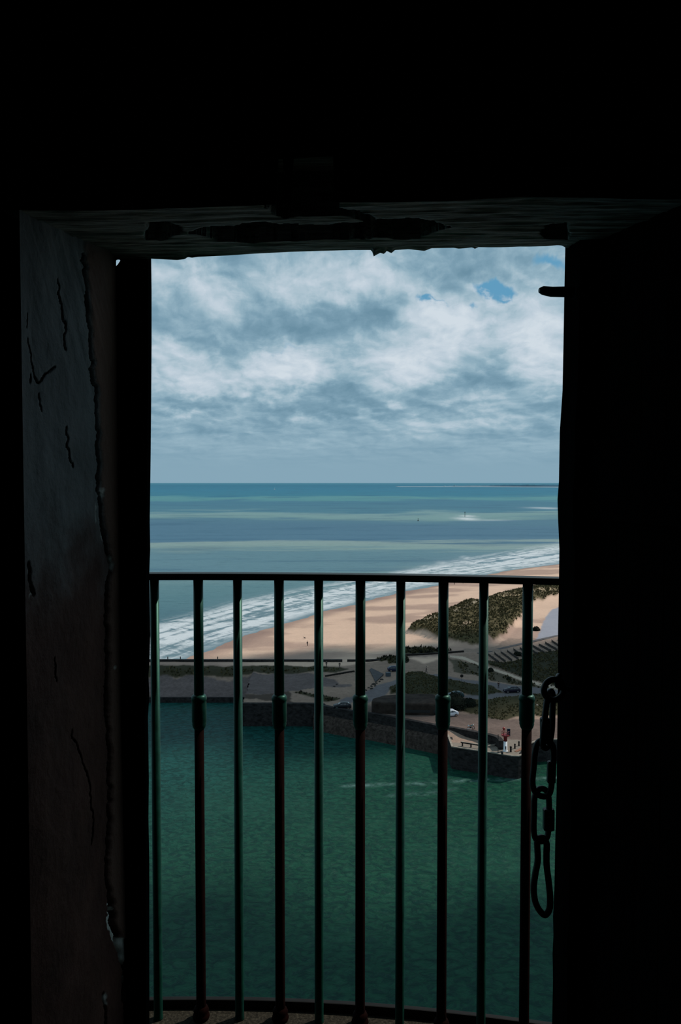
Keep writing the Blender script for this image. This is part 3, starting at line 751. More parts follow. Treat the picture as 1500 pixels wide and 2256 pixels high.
for P_, c_, g_ in ((gA, (.030, .028, .013), .5), (gB, (.042, .036, .017), .6), (gC, (.028, .026, .014), .5), (gE, c_gs, .4), (gF, c_gs, .4)):
    zone(P_, c_, g_, .5)
zone(gD, (.075, .060, .040), .8, .6)
dm_ = zone(gDune, (.080, .064, .030), .9, .6)
zone([(1080, 1322), (1150, 1318), (1180, 1309), (1232, 1304), (1232, 1308), (1190, 1315), (1150, 1323), (1100, 1327)], (.36, .27, .17), .3, .3)
zone([(1005, 1390), (1030, 1386), (1045, 1388), (1020, 1398)], (.26, .19, .13), .3, .3)
zone([(1075, 1366), (1100, 1364), (1090, 1372)], (.26, .19, .13), .3, .3)
zone([(930, 1380), (960, 1370), (965, 1374), (935, 1384)], (.30, .24, .17), .3, .3)
zone([(990, 1362), (1060, 1334), (1062, 1338), (995, 1366)], (.30, .24, .17), .3, .3)
zone([(1180, 1412), (1192, 1384), (1197, 1368), (1215, 1342), (1236, 1335), (1400, 1325), (1400, 1390), (1232, 1400)], (.27, .27, .31), .15, .2)
zone([(992, 1444), (1022, 1447), (1054, 1461), (1100, 1477), (1149, 1494), (1192, 1507), (1300, 1530), (1300, 1535), (1190, 1512), (1149, 1499), (1100, 1482), (1054, 1466), (1020, 1453), (992, 1448)], (.46, .35, .27), .15, 0, 1, 0)
zone([(717, 1489), (781, 1478), (782, 1480), (718, 1491)], (.02, .018, .016), .2, 0, 1, 0)
dune_h = blur((pip(gpoly(gDune), XXg, YY)).astype(float), 14) * 2.6 * (.6 + .8 * fbm(XXg / 9, YY / 14, 3, 66))
other_h = blur(sum(pip(gpoly(q), XXg, YY) for q in (gA, gB, gC)).astype(float), 8) * .8 * fbm(XXg / 6, YY / 9, 3, 67)
HZ = HZ + dune_h + other_h + (fbm(XXg / 5, YY / 9, 4, 1) - .5) * .25 + (fbm(XXg / 22, YY / 40, 3, 4) - .5) * .7 * (YY > YW + 15) * sst(dsh, 4, 25)
nr, nc = XXg.shape; idx = np.arange(nr * nc).reshape(nr, nc)
Fq = np.stack([idx[:-1, :-1], idx[:-1, 1:], idx[1:, 1:], idx[1:, :-1]], -1)
cxm = (XXg[:-1, :-1] + XXg[1:, 1:]) / 2; cym = (YY[:-1, :-1] + YY[1:, 1:]) / 2
keep = pip(LAND, cxm, cym)
Fq = Fq[keep].reshape(-1, 4)
V = np.stack([XXg, YY, HZ], -1).reshape(-1, 3)
colr = np.concatenate([tint, np.ones(tint.shape[:2] + (1,))], -1)
gnd_o = grid_obj('beach_and_harbour_ground', V, Fq, M_ground, {'grain': grain}, {'tint': colr})
struct(gnd_o, 'sandy beach, shingle bank and gravel harbour ground')
def gz(X, Y):
    i = np.clip(np.searchsorted(rowsY, Y) , 1, nr - 1); j = np.clip(np.searchsorted(colsS, X / Y), 1, nc - 1)
    return float(HZ[i, j])
def on(px, py):
    q = gpt(px, py); return Vector((q.x, q.y, gz(q.x, q.y)))

# ---- water
rY = np.concatenate([np.linspace(215, 330, 60), np.geomspace(334, 300000, 330)]); cS = np.linspace(-1.3, 1.3, 420)
S2, Y2 = np.meshgrid(cS, rY); X2 = S2 * Y2
shore_t = (ext(SH, Y2) - X2) / np.maximum(ext(SH, Y2) - ext(FO, Y2), 8)
surf = np.zeros_like(X2)
pxs = X2 / Y2
for (a, b, w, h_, amp) in ((1028, 1143, 22, 3.2, 1.0), (1030, 1137, 14, 2.0, .9), (1080, 1146, 40, 1.6, .35), (1196, 1119, 32, 1.6, .6), (1210, 1120.5, 26, 1.2, .5), (936, 1249, 10, 2, .8), (975, 1239, 14, 2, .9), (1026, 1229, 8, 3, .9), (1000, 1243, 40, 2, .6)):
    q = atZ(a, b, 0); sx_ = w * q.y / F; sy_ = h_ * q.y * q.y / (57 * F)
    surf = np.maximum(surf, amp * np.exp(-((X2 - q.x) / sx_) ** 2 - ((Y2 - q.y) / sy_) ** 2))
idx = np.arange(X2.size).reshape(X2.shape)
Fq = np.stack([idx[:-1, :-1], idx[:-1, 1:], idx[1:, 1:], idx[1:, :-1]], -1).reshape(-1, 4)
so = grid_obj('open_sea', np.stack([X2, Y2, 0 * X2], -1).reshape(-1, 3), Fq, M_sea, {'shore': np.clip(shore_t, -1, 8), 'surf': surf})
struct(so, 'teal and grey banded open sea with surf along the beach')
hx = np.concatenate([np.linspace(-260, -42, 40), np.linspace(-40, 60, 260), np.linspace(62, 260, 40)]); hy = np.concatenate([np.linspace(-60, 118, 60), np.linspace(119, 170, 150), np.linspace(172, 222, 20)]); X3, Y3 = np.meshgrid(hx, hy)
wake = np.zeros_like(X3)
wl = [(atZ(a, b, 0).x, atZ(a, b, 0).y) for a, b in ((760, 1731), (880, 1728), (930, 1726), (1000, 1722), (1060, 1718), (1170, 1716), (1240, 1712))]
wake = np.exp(-(seg_d(wl, X3, Y3) / .75) ** 2) * 1.0 + np.exp(-(seg_d([(atZ(a, b, 0).x, atZ(a, b, 0).y) for a, b in ((860, 1752), (940, 1748), (1000, 1738))], X3, Y3) / .8) ** 2) * .5
idx = np.arange(X3.size).reshape(X3.shape); Fq = np.stack([idx[:-1, :-1], idx[:-1, 1:], idx[1:, 1:], idx[1:, :-1]], -1).reshape(-1, 4)
ho = grid_obj('harbour_basin', np.stack([X3, Y3, 0 * X3], -1).reshape(-1, 3), Fq, M_har, {'wake': wake})
struct(ho, 'dark green rippled water of the harbour basin')

# ---- walls
def wall_strip(name, pts, th, zbot, m, label, parent=None, cope=None):
    n_ = len(pts); V_ = []; F_ = []; cop = []
    for i, p_ in enumerate(pts):
        t = (pts[min(i + 1, n_ - 1)] - pts[max(i - 1, 0)]); t.z = 0; t.normalize(); nn_ = Vector((-t.y, t.x, 0))
        a_ = Vector((p_.x, p_.y, 0)); b_ = a_ + nn_ * th
        V_ += [(a_.x, a_.y, zbot), (a_.x, a_.y, p_.z), (b_.x, b_.y, p_.z), (b_.x, b_.y, zbot)]; cop.append((a_, nn_, p_.z))
    for i in range(n_ - 1):
        for k_ in range(4): F_.append((i * 4 + k_, i * 4 + (k_ + 1) % 4, (i + 1) * 4 + (k_ + 1) % 4, (i + 1) * 4 + k_))
    F_ += [(0, 1, 2, 3), (n_ * 4 - 1, n_ * 4 - 2, n_ * 4 - 3, n_ * 4 - 4)]
    o = pyd(name, V_, F_, m, parent)
    if label: struct(o, label)
    if cope:
        V_ = []; F_ = []
        for a_, nn_, z_ in cop:
            q0 = a_ - nn_ * .08; q1 = a_ + nn_ * cope
            V_ += [(q0.x, q0.y, z_ - .02), (q0.x, q0.y, z_ + .16), (q1.x, q1.y, z_ + .16), (q1.x, q1.y, z_ - .02)]
        for i in range(n_ - 1):
            for k_ in range(4): F_.append((i * 4 + k_, i * 4 + (k_ + 1) % 4, (i + 1) * 4 + (k_ + 1) % 4, (i + 1) * 4 + k_))
        F_ += [(0, 1, 2, 3), (n_ * 4 - 1, n_ * 4 - 2, n_ * 4 - 3, n_ * 4 - 4)]
        pyd('coping', V_, F_, M_cope if cope > .3 else M_conc, o)
    return o
def smooth(P_, n=5):
    out = []
    for i in range(len(P_) - 1):
        p0 = P_[max(i - 1, 0)]; p1 = P_[i]; p2 = P_[i + 1]; p3 = P_[min(i + 2, len(P_) - 1)]
        for k_ in range(n):
            t = k_ / n; out.append(.5 * ((2 * p1) + (p2 - p0) * t + (2 * p0 - 5 * p1 + 4 * p2 - p3) * t * t + (3 * p1 - p0 - 3 * p2 + p3) * t ** 3))
    return out + [P_[-1]]
q = MQ[0]
wall_strip('harbour_wall', [Vector((q.x - .6, q.y, q.z))] + smooth(MQ), 1.0, -2, M_wall, 'long dark masonry harbour wall curving to a rounded end')
# sloped stone footing in front of the harbour wall
V_ = []; F_ = []
ft = smooth(MQ[1:8])
for i, p_ in enumerate(ft):
    for dy_, z_ in ((.0, 3.3), (-1.2, 2.5), (-2.6, -1.2)): V_.append((p_.x + dy_ * .15, p_.y + dy_, z_))
for i in range(len(ft) - 1):
    for k_ in range(2): F_.append((i * 3 + k_, i * 3 + k_ + 1, (i + 1) * 3 + k_ + 1, (i + 1) * 3 + k_))
fo_ = pyd('stone_footing', V_, F_, mat('weedy_stone', (.046, .034, .028), .95, .7, 1.6, .7, .2, spec=.1)); struct(fo_, 'sloping stone footing along the harbour wall')
sol = fo_.modifiers.new('solid', 'SOLIDIFY'); sol.thickness = .3
wall_strip('pier_wall', PQ, .9, -2, M_wall, 'dark quay wall of the pier head under the red and white beacon', cope=.35)
wall_strip('shore_kerb', [Vector((-170, 198.3, 1.35)), Vector((-60, 198.3, 1.35)), Vector((MQ[0].x + 2, 198.3, 1.35))], .7, -2, M_wall, 'low dark kerb between shingle bank and harbour water')
# breakwater wall with its two gaps
def up(px, py, z): q_ = atZ(px, py, z); return Vector((q_.x, q_.y, z))
bwz = 5.55
b1 = [Vector((-150, YW - .2, bwz)), Vector((up(400, 1457, bwz).x, YW - .2, bwz)), Vector(((754 - 750) / F * YW, YW - .2, bwz))]
tag(wall_strip('breakwater_wall', b1, 1.1, -2, M_wall, None, cope=.2), 'long dark breakwater wall between beach and shingle bank', 'wall', 'breakwater walls')
b2 = [Vector((X_, YW + dy_ , z_)) for X_, dy_, z_ in ((2.0, 0, 5.5), (7, .3, 5.4), (12, 2.2, 5.15))]
tag(wall_strip('breakwater_wall', b2, .8, 2, M_wall, None), 'short dark wall stub right of the breakwater gap', 'wall', 'breakwater walls')
b3 = [Vector((gpt(a, b).x, gpt(a, b).y, gpt(a, b).z + .5)) for a, b in ((893, 1445), (940, 1443), (985, 1440), (1022, 1437))]
tag(wall_strip('low_sea_wall', b3, .5, 2, M_timber, None), 'thin dark low wall below the dune toe', 'wall')
b4 = [Vector((gpt(a, b).x, gpt(a, b).y, gpt(a, b).z + .35)) for a, b in ((717, 1491), (750, 1485), (781, 1480))]
tag(wall_strip('retaining_kerb', b4, .3, 3, M_timber, None), 'thin dark retaining kerb on the gravel behind the bars', 'kerb')
b5 = [Vector((gpt(a, b).x, gpt(a, b).y, gpt(a, b).z + .12)) for a, b in ((1060, 1441), (1110, 1430), (1160, 1418), (1232, 1402), (1330, 1390))]
tag(wall_strip('promenade_kerb', b5, 1.6, 2, M_conc, None), 'grey promenade strip above the brushwood fences', 'path')

# boat ramp slab
rp = [gpt(a, b) for a, b in ((814, 1477), (818, 1474), (830, 1480), (845, 1487), (836, 1496), (827, 1504))]
m_ = MB(); m_.prism([(v.x, v.y) for v in rp][::-1], 4.6, 5.32)
tag(m_.build('concrete_ramp', mat('ramp_concrete', (.042, .037, .040), .9, .3, 1)), 'dark triangular concrete ramp slab on the gravel', 'ramp')

# bunker
bk = [(818, 1544), (824, 1547), (896, 1550), (958, 1551), (972, 1547), (970, 1536), (955, 1528), (896, 1527), (845, 1531), (820, 1538)]
ZB = 7.6
bp = [(atZ(a, b, ZB).x, atZ(a, b, ZB).y) for a, b in bk]
bm = bmesh.new(); vs0 = [bm.verts.new((x_, y_, 4.6)) for x_, y_ in bp]; vs1 = [bm.verts.new((x_, y_ , ZB)) for x_, y_ in bp]
bm.faces.new(vs0[::-1]); bm.faces.new(vs1)
for i in range(len(bp)): bm.faces.new((vs0[i], vs0[(i + 1) % len(bp)], vs1[(i + 1) % len(bp)], vs1[i]))
bo = frombm('bunker', bm, M_bunk); bv = bo.modifiers.new('bevel', 'BEVEL'); bv.width = .5; bv.segments = 3; bv.limit_method = 'ANGLE'
tag(bo, 'long low dark concrete bunker at the edge of the quay', 'bunker')
q0, q1 = bp[2], bp[3]; cx_, cy_ = (q0[0] + q1[0]) / 2, (q0[1] + q1[1]) / 2
MB().box(cx_ - 4.5, cx_ + 3.5, cy_ - .12, cy_ + .1, 5.6, 6.2).build('slit', M_black, bo)

# ---- vegetation
def tufts(name, poly, dens, hmin, hmax, mats, weights, label, cat, thr=.0, seed=1, spread=.45):
    W_ = gpoly(poly); xs = [p_[0] for p_ in W_]; ys = [p_[1] for p_ in W_]
    x0, x1, y0, y1 = min(xs), max(xs), min(ys), max(ys)
    n_ = int((x1 - x0) * (y1 - y0) * dens); r_ = np.random.default_rng(seed)
    X_ = r_.uniform(x0, x1, n_); Y_ = r_.uniform(y0, y1, n_)
    ok = pip(W_, X_ + (fbm(X_ / 3, Y_ / 6, 3, 3) - .5) * 2.4, Y_ + (fbm(X_ / 3, Y_ / 6, 3, 8) - .5) * 4) & (fbm(X_ / 2.5, Y_ / 4, 3, 90) > thr) & (abs(X_ / Y_) < .36)
    X_, Y_ = X_[ok], Y_[ok]; V_ = []; F_ = []; mi = []
    for x_, y_ in zip(X_, Y_):
        z_ = gz(x_, y_) - .05; hh = r_.uniform(hmin, hmax); k0 = r_.choice(len(mats), p=weights)
        for _ in range(6):
            a_ = r_.uniform(0, 2 * PI); w_t = hh * .22; lean = r_.uniform(.1, spread) * hh * 1.3; h2 = hh * r_.uniform(.6, 1.1)
            ox, oy = r_.uniform(-.35, .35, 2) * hh; dx_, dy_ = math.cos(a_), math.sin(a_); b = len(V_)
            V_ += [(x_ + ox - dy_ * w_t, y_ + oy + dx_ * w_t, z_), (x_ + ox + dy_ * w_t, y_ + oy - dx_ * w_t, z_), (x_ + ox + dx_ * lean, y_ + oy + dy_ * lean, z_ + h2)]
            F_.append((b, b + 1, b + 2)); mi.append(k0)
    o = pyd(name, V_, F_, mats); o.data.polygons.foreach_set('material_index', mi)
    return tag(o, label, cat, None, 'stuff')
tufts('marram_grass', gDune, 1.5, .35, .85, G[:3], [.44, .46, .10], 'dense olive marram grass covering the dune behind the railing', 'grass', .28, 1)
tufts('rough_grass', gA, 3.6, .2, .45, G[:3], [.5, .45, .05], 'dark grass island between the two roads', 'grass', .3, 2)
tufts('rough_grass', gB, 3.4, .2, .5, G[:3], [.40, .45, .15], 'brownish rough grass below the road near the beacon', 'grass', .3, 3)
tufts('rough_grass', gC, 2.6, .25, .55, G[:3], [.6, .36, .04], 'dark grass field right of the pale footpath', 'grass', .3, 4)
tufts('scrub_grass', gD, 3.0, .25, .55, G, [.35, .25, .15, .25], 'patchy scrub left of the pale footpath', 'grass', .52, 5)
tufts('marram_grass', gE, 1.2, .5, 1.0, [G[0], G[3]], [.5, .5], 'dark grass wedge beside the blue car', 'grass', .2, 6)
tufts('marram_grass', gF, 1.0, .6, 1.2, [G[0], G[3]], [.4, .6], 'dark grass strip on the sand in front of the dune tip', 'grass', .3, 7)
tufts('bank_grass', [(300, 1469), (700, 1469), (770, 1474), (740, 1480), (690, 1477), (640, 1484), (560, 1479), (300, 1487)], .9, .3, .7, G[:3], [.55, .40, .05], 'dark grass bank along the foot of the breakwater wall', 'grass', .42, 8)
tufts('low_scrub', [(646, 1525), (657, 1522), (691, 1529), (725, 1533), (755, 1540), (742, 1545), (712, 1545), (691, 1538), (661, 1530)], 2.0, .3, .6, [G[0], G[3]], [.5, .5], 'dark scrub strip on the gravel above the harbour wall', 'grass', .3, 9)

def bush(px, py, w, h_, label, seed):
    r_ = random.Random(seed); b0 = on(px, py); root = empty('bush', b0)
    V_ = []; F_ = []
    n_ = int(200 + 260 * w)
    for _ in range(n_):
        a_ = r_.uniform(0, 2 * PI); th = math.acos(r_.uniform(0, 1)); rr = r_.uniform(.75, 1.05)
        c_ = Vector((math.cos(a_) * math.sin(th) * w / 2 * rr, math.sin(a_) * math.sin(th) * w / 2 * rr, math.cos(th) * h_ * rr * r_.uniform(.85, 1)))
        s_ = r_.uniform(.10, .22) * max(.5, min(w, 3) / 2.2); u_ = Vector((r_.gauss(0, 1), r_.gauss(0, 1), r_.gauss(0, 1))).normalized(); v_ = u_.orthogonal().normalized(); b = len(V_)
        V_ += [c_ + u_ * s_, c_ - u_ * s_ * .5 + v_ * s_ * .8, c_ - u_ * s_ * .5 - v_ * s_ * .8]; F_.append((b, b + 1, b + 2))
    mb = MB(); mb.ball((0, 0, h_ * .35), 1, w * .43, w * .43, h_ * .52, 14, .08)
    b = len(mb.V); mb.V += V_; mb.F += [tuple(b + i for i in f) for f in F_]
    mb.build('foliage', G[3], root)
    MB().tube([(0, 0, -.1), (w * .02, 0, h_ * .15), (w * .05, w * .02, h_ * .3)], [.1, .07, .05], 6).build('stem', M_timber, root)
    return tag(root, label, 'bush', 'bushes')
bush(1003, 1562, 5.0, 3.7, 'large dark round bush beside the white car', 1)
bush(1032, 1557, 3.4, 1.8, 'dark bush on the right flank of the large bush', 2)
bush(1081, 1479, 1.6, 1.1, 'small round bush beside the pale footpath', 3)
bush(1181, 1389, 2.6, 1.5, 'lone bush on the sand by the pale lagoon', 4)
bush(1141, 1444, 2.8, 1.1, 'flat bush at the foot of the brushwood fences', 5)
bush(1120, 1497, 1.2, .9, 'small brown shrub left of the footpath near the parked car', 6)

# brushwood sand fences
ORD = ['first', 'second', 'third', 'fourth', 'fifth', 'sixth', 'seventh', 'eighth', 'ninth', 'tenth', 'eleventh', 'twelfth']
tops = [(1075 + i * 14.0, 1444 - i * 2.4 - (i * i) * .06) for i in range(12)]
for i, (a, b) in enumerate(tops):
    p0 = on(a, b); p1 = on(a + 24 + i * .3, b + 19 - i * .1)
    if a + 24 > 1262: break
    dv = p1 - p0; Ln = Vector((dv.x, dv.y, 0)).length; o = empty('sand_fence', p0, math.atan2(dv.y, dv.x))
    m_ = MB(); nst = 40
    for k_ in range(nst):
        x_ = Ln * (k_ + .5) / nst; hh = .62 + random.uniform(-.1, .1); zt_ = (p1.z - p0.z) * x_ / Ln
        m_.box(x_ - Ln / nst * .42, x_ + Ln / nst * .42, -.05, .05, zt_ - .15, zt_ + hh)
    m_.build('brushwood', M_fence, o)
    for x_ in (0, Ln / 2, Ln): MB().tube([(x_, 0, (p1.z - p0.z) * x_ / Ln - .2), (x_, 0, (p1.z - p0.z) * x_ / Ln + .85)], .05, 6).build('stake', M_timber, o)
    tag(o, ORD[i] + ' of the dark brushwood fences on the pale slope, counted from the left', 'fence', 'brushwood fences in a row below the promenade')

# ---- vehicles
def car(px, py, heading, body_m, label, roofm=None, sc=1.0):
    o = empty('parked_car', on(px, py), heading)
    prof = [(-2.05, .38, .62, .70, .70), (-1.98, .25, .78, .84, .82), (-1.45, .20, .86, .87, .92), (-1.0, .18, .90, .88, 1.02), (-.35, .18, .92, .88, 1.40), (.35, .18, .94, .88, 1.45), (1.1, .18, .95, .88, 1.40), (1.65, .20, .96, .86, 1.15), (1.95, .28, .92, .82, .96), (2.05, .40, .80, .74, .80)]
    V_ = []; F_ = []
    for x_, zb_, zs, w, zr_ in prof:
        wr = w * (.74 if zr_ > 1.2 else .92)
        V_ += [(x_, -w * .94, zb_), (x_, -w, (zb_ + zs) / 2), (x_, -w * .97, zs), (x_, -wr, zr_), (x_, wr, zr_), (x_, w * .97, zs), (x_, w, (zb_ + zs) / 2), (x_, w * .94, zb_)]
    for i in range(len(prof) - 1):
        for k_ in range(8): F_.append((i * 8 + k_, i * 8 + (k_ + 1) % 8, (i + 1) * 8 + (k_ + 1) % 8, (i + 1) * 8 + k_))
    F_ += [tuple(range(8)), tuple(range(len(V_) - 8, len(V_)))[::-1]]
    bm = bmesh.new(); vv = [bm.verts.new(v_) for v_ in V_]
    for f in F_: bm.faces.new([vv[i] for i in f])
    b_ = frombm('body', bm, body_m, o, True)
    for s_ in (-1, 1):                              # windows, set just proud of the cabin
        for (xa, xb) in ((-.72, .02), (.10, .80), (.88, 1.42)):
            m_ = MB()
            za = .98; zt1 = 1.12 + .22 * min(1, max(0, (xa + .95) / .7)) if xa < 0 else 1.34; zt2 = 1.34 if xb < 1.2 else 1.24
            b = len(m_.V); m_.V += [Vector(p_) for p_ in ((xa, s_ * .87, za), (xb, s_ * .87, za), (xb, s_ * .69, zt2), (xa + .1, s_ * .70, zt1))]
            m_.V += [p_ + Vector((0, s_ * -.06, 0)) for p_ in m_.V[b:b + 4]]
            m_.F += [tuple(b + i for i in f) for f in ((0, 1, 2, 3), (7, 6, 5, 4), (0, 4, 5, 1), (1, 5, 6, 2), (2, 6, 7, 3), (3, 7, 4, 0))]
            m_.build('side_window', M_glass, o)
    MB().box(-.02, .02, -.62, .62, -.27, .27, Matrix.Translation((-.70, 0, 1.23)) @ Matrix.Rotation(math.radians(60), 4, 'Y')).build('windscreen', M_glass, o)
    MB().box(-.02, .02, -.60, .60, -.19, .19, Matrix.Translation((1.42, 0, 1.29)) @ Matrix.Rotation(math.radians(-62), 4, 'Y')).build('rear_window', M_glass, o)
    for x_ in (-1.3, 1.3):
        for s_ in (-1, 1):
            w_o = MB().tube([(x_, s_ * .68, .32), (x_, s_ * .90, .32)], .32, 16).build('wheel', M_black, o)
            MB().tube([(x_, s_ * .89, .32), (x_, s_ * .915, .32)], .19, 12).build('hub', M_chrome, w_o)
    for s_ in (-1, 1):
        MB().ball((-1.98, s_ * .6, .66), .1, 1, 1.6, .8, 10).build('headlight', M_lamp, o, True)
        MB().box(1.98, 2.06, s_ * .62 - .12, s_ * .62 + .12, .70, .82).build('tail_light', M_red, o)
    o.scale = (sc,) * 3
    return tag(o, label, 'car', 'parked cars')
cp = lambda n_, c_: mat(n_, c_, .38, spec=.3)
car(754, 1561, math.radians(4), cp('black_car_paint', (.006, .006, .009)), 'black car parked behind the harbour wall, nearest the centre')
car(870, 1479, math.radians(-172), cp('blue_car_paint', (.010, .014, .040)), 'dark blue car parked beside the grass wedge')
car(1127, 1525, math.radians(8), cp('purple_car_paint', (.010, .007, .018)), 'dark purple car on the road at right')
car(1003, 1536, math.radians(2), cp('teal_car_paint', (.015, .045, .05)), 'teal roofed car half hidden behind the large bush')
car(989, 1578, math.radians(20), cp('white_car_paint', (.70, .68, .72)), 'white car beside the large bush, partly behind a baluster')

# motorcycle
mo = empty('motorcycle', on(1037, 1608), math.radians(28)); tag(mo, 'teal motorcycle with a bright headlight on the gravel by the wall', 'motorcycle')
for x_ in (-.72, .72):
    w_o = MB().tube([(x_ + .29 * math.cos(2 * PI * i / 20), 0, .32 + .29 * math.sin(2 * PI * i / 20)) for i in range(20)], .055, 8, closed=True).build('wheel', M_black, mo, True)
    MB().tube([(x_, -.08, .32), (x_, .08, .32)], .10, 10).build('hub', M_chrome, w_o)
MB().tube([(-.72, 0, .32), (-.3, 0, .45), (.1, 0, .42), (.45, 0, .85), (.2, 0, .9), (-.35, 0, .8), (-.3, 0, .45)], .035, 8).build('frame', M_black, mo)
MB().ball((-.02, 0, .52), .2, 1.2, .8, 1, 10).build('engine', M_black, mo, True)
MB().ball((.18, 0, .93), .2, 1.4, .8, .75, 12).build('fuel_tank', mat('teal_bike_paint', (.02, .09, .10), .2), mo, True)
MB().ball((-.35, 0, .86), .2, 1.7, .8, .4, 12).build('saddle', M_black, mo, True)
MB().tube([(.72, .08, .32), (.5, .08, 1.05)], .025, 8).build('fork_leg', M_chrome, mo); MB().tube([(.72, -.08, .32), (.5, -.08, 1.05)], .025, 8).build('fork_leg', M_chrome, mo)
MB().tube([(.38, -.36, 1.12), (.5, -.15, 1.08), (.5, .15, 1.08), (.38, .36, 1.12)], .02, 8).build('handlebar', M_black, mo)
MB().ball((.62, 0, 1.02), .12, 1, 1, 1, 12).build('headlight', M_lamp, mo, True)
MB().box(-.75, -.45, -.17, .17, .85, 1.1).build('top_case', mat('grey_case', (.25, .28, .3), .3), mo)
MB().tube([(-.1, -.14, .35), (-.8, -.16, .45)], .04, 8).build('exhaust', M_chrome, mo)

# ---- people
def person(px, py, face, label, pose='stand', top=M_cl1, legs=M_cl2, h_=1.74):
    base = on(px, py)
    st = {'stand': .05, 'walk': .26}[pose]
    def fig(name, joints, edges, m, parent, root_i=0, sub=1):
        me = bpy.data.meshes.new(name); bm = bmesh.new(); sk = bm.verts.layers.skin.verify(); vv = []
        for i, (co_, r_) in enumerate(joints):
            v_ = bm.verts.new(co_); v_[sk].radius = (r_, r_ * .85) if not hasattr(r_, '__len__') else r_; v_[sk].use_root = (i == root_i); vv.append(v_)
        for a_, b_ in edges: bm.edges.new((vv[a_], vv[b_]))
        bm.to_mesh(me); bm.free(); me.materials.append(m)
        o_ = bpy.data.objects.new(name, me); C.objects.link(o_)
        if parent: o_.parent = parent
        s1 = o_.modifiers.new('skin', 'SKIN'); s1.use_smooth_shade = True
        s2 = o_.modifiers.new('sub', 'SUBSURF'); s2.levels = sub; s2.render_levels = sub
        return o_
    J = [((0, 0, .95), (.13, .10)), ((0, 0, 1.15), (.12, .09)), ((0, .0, 1.38), (.16, .10)), ((0, 0, 1.49), .055), ((0, .01, 1.56), .06), ((0, .015, 1.66), (.078, .095)), ((0, .01, 1.73), .05),
         ((.18, 0, 1.40), .055), ((.24, .03, 1.14), .042), ((.23, .12 + st * .3, .92), .032), ((.23, .14 + st * .3, .84), (.04, .02)),
         ((-.18, 0, 1.40), .055), ((-.24, -.03, 1.14), .042), ((-.23, .05 - st * .3, .92), .032), ((-.23, .07 - st * .3, .84), (.04, .02)),
         ((.09, 0, .88), .085), ((.10, st * .6, .50), .06), ((.10, st * .8, .10), .042), ((.10, st * .8 + .16, .035), (.04, .03)),
         ((-.09, 0, .88), .085), ((-.10, -st * .2, .50), .06), ((-.10, -st * 1.2, .12), .042), ((-.10, -st * 1.2 + .15, .035), (.04, .03))]
    E = [(0, 1), (1, 2), (2, 3), (3, 4), (4, 5), (5, 6), (2, 7), (7, 8), (8, 9), (9, 10), (2, 11), (11, 12), (12, 13), (13, 14), (0, 15), (15, 16), (16, 17), (17, 18), (0, 19), (19, 20), (20, 21), (21, 22)]
    body = fig('person', J, E, M_skin, None)
    def shell(ids, grow, m, name):
        mp = {j: i for i, j in enumerate(ids)}
        js = [(J[j][0], tuple(q_ + grow for q_ in (J[j][1] if hasattr(J[j][1], '__len__') else (J[j][1], J[j][1] * .85)))) for j in ids]
        return fig(name, js, [(mp[a_], mp[b_]) for a_, b_ in E if a_ in mp and b_ in mp], m, body)
    shell([0, 1, 2, 7, 8, 9, 11, 12, 13], .022, top, 'jacket')
    shell([0, 15, 16, 17, 18, 19, 20, 21, 22], .02, legs, 'trousers')
    MB().ball((0, -.012, 1.69), .105, .9, 1.05, .95, 12).build('hair', M_hair, body, True)
    body.location = base; body.rotation_euler = (0, 0, face); body.scale = (h_ / 1.76,) * 3
    return tag(body, label, 'person', 'people out walking')
person(677, 1422, .5, 'person in dark clothes standing alone on the sand', 'stand')
person(1001, 1288, 2.2, 'person in dark clothes far along the beach, just under the handrail', 'stand')
person(1020, 1286, 1.6, 'person in dark clothes far along the beach, right of the other', 'walk')
person(748, 1471, 2.9, 'person in black standing at the gap in the breakwater', 'stand')
person(939, 1482, 1.2, 'person in dark clothes walking on the gravel above the grass island', 'walk')
person(1098, 1516, -.6, 'person in a dark reddish jacket standing beside the road', 'stand', M_cl3)
person(719, 1469, .2, 'person in dark clothes leaning by the breakwater wall', 'stand')

# dog on the sand
dg = MB(); dg.ball((0, 0, .38), .16, 2.0, .8, .9, 12); dg.tube([(.28, 0, .42), (.42, 0, .56)], [.09, .07], 8); dg.ball((.50, 0, .58), .1, 1.4, .8, .8, 10)
for x_, y_ in ((.2, .07), (.2, -.07), (-.22, .07), (-.22, -.07)): dg.tube([(x_, y_, .36), (x_ - .03, y_, .2), (x_ + .01, y_, 0)], [.06, .035, .03], 8)
dg.tube([(-.3, 0, .42), (-.5, 0, .52)], [.03, .015], 6)
do = dg.build('dog', M_cl1, None, True); do.location = on(671, 1406); do.rotation_euler = (0, 0, 2.6); tag(do, 'small dark dog on the sand ahead of the lone walker', 'dog')

# ---- beacon
be = empty('harbour_beacon', on(1113, 1655)); tag(be, 'small red and white harbour light beacon on the pier head', 'beacon')
be.location.z = 4.4
MB().lathe([(.50, -.1), (.50, .12), (.38, .16), (.34, 2.0)], n=20).build('white_base', M_white, be, True)
MB().lathe([(.345, 2.0), (.35, 2.95), (.40, 3.0)], n=20).build('red_column', M_red, be, True)
MB().lathe([(.40, 3.0), (.74, 3.08), (.80, 3.2), (.80, 3.28), (.70, 3.3)], n=20).build('platform', M_red, be)
m_ = MB()
for i in range(8):
    a_ = 2 * PI * i / 8; m_.tube([(.74 * math.cos(a_), .74 * math.sin(a_), 3.2), (.74 * math.cos(a_), .74 * math.sin(a_), 4.0)], .03, 6)
m_.tube([(.74 * math.cos(2 * PI * i / 24), .74 * math.sin(2 * PI * i / 24), 4.0) for i in range(24)], .03, 6, closed=True)
m_.tube([(.74 * math.cos(2 * PI * i / 24), .74 * math.sin(2 * PI * i / 24), 3.6) for i in range(24)], .02, 6, closed=True)
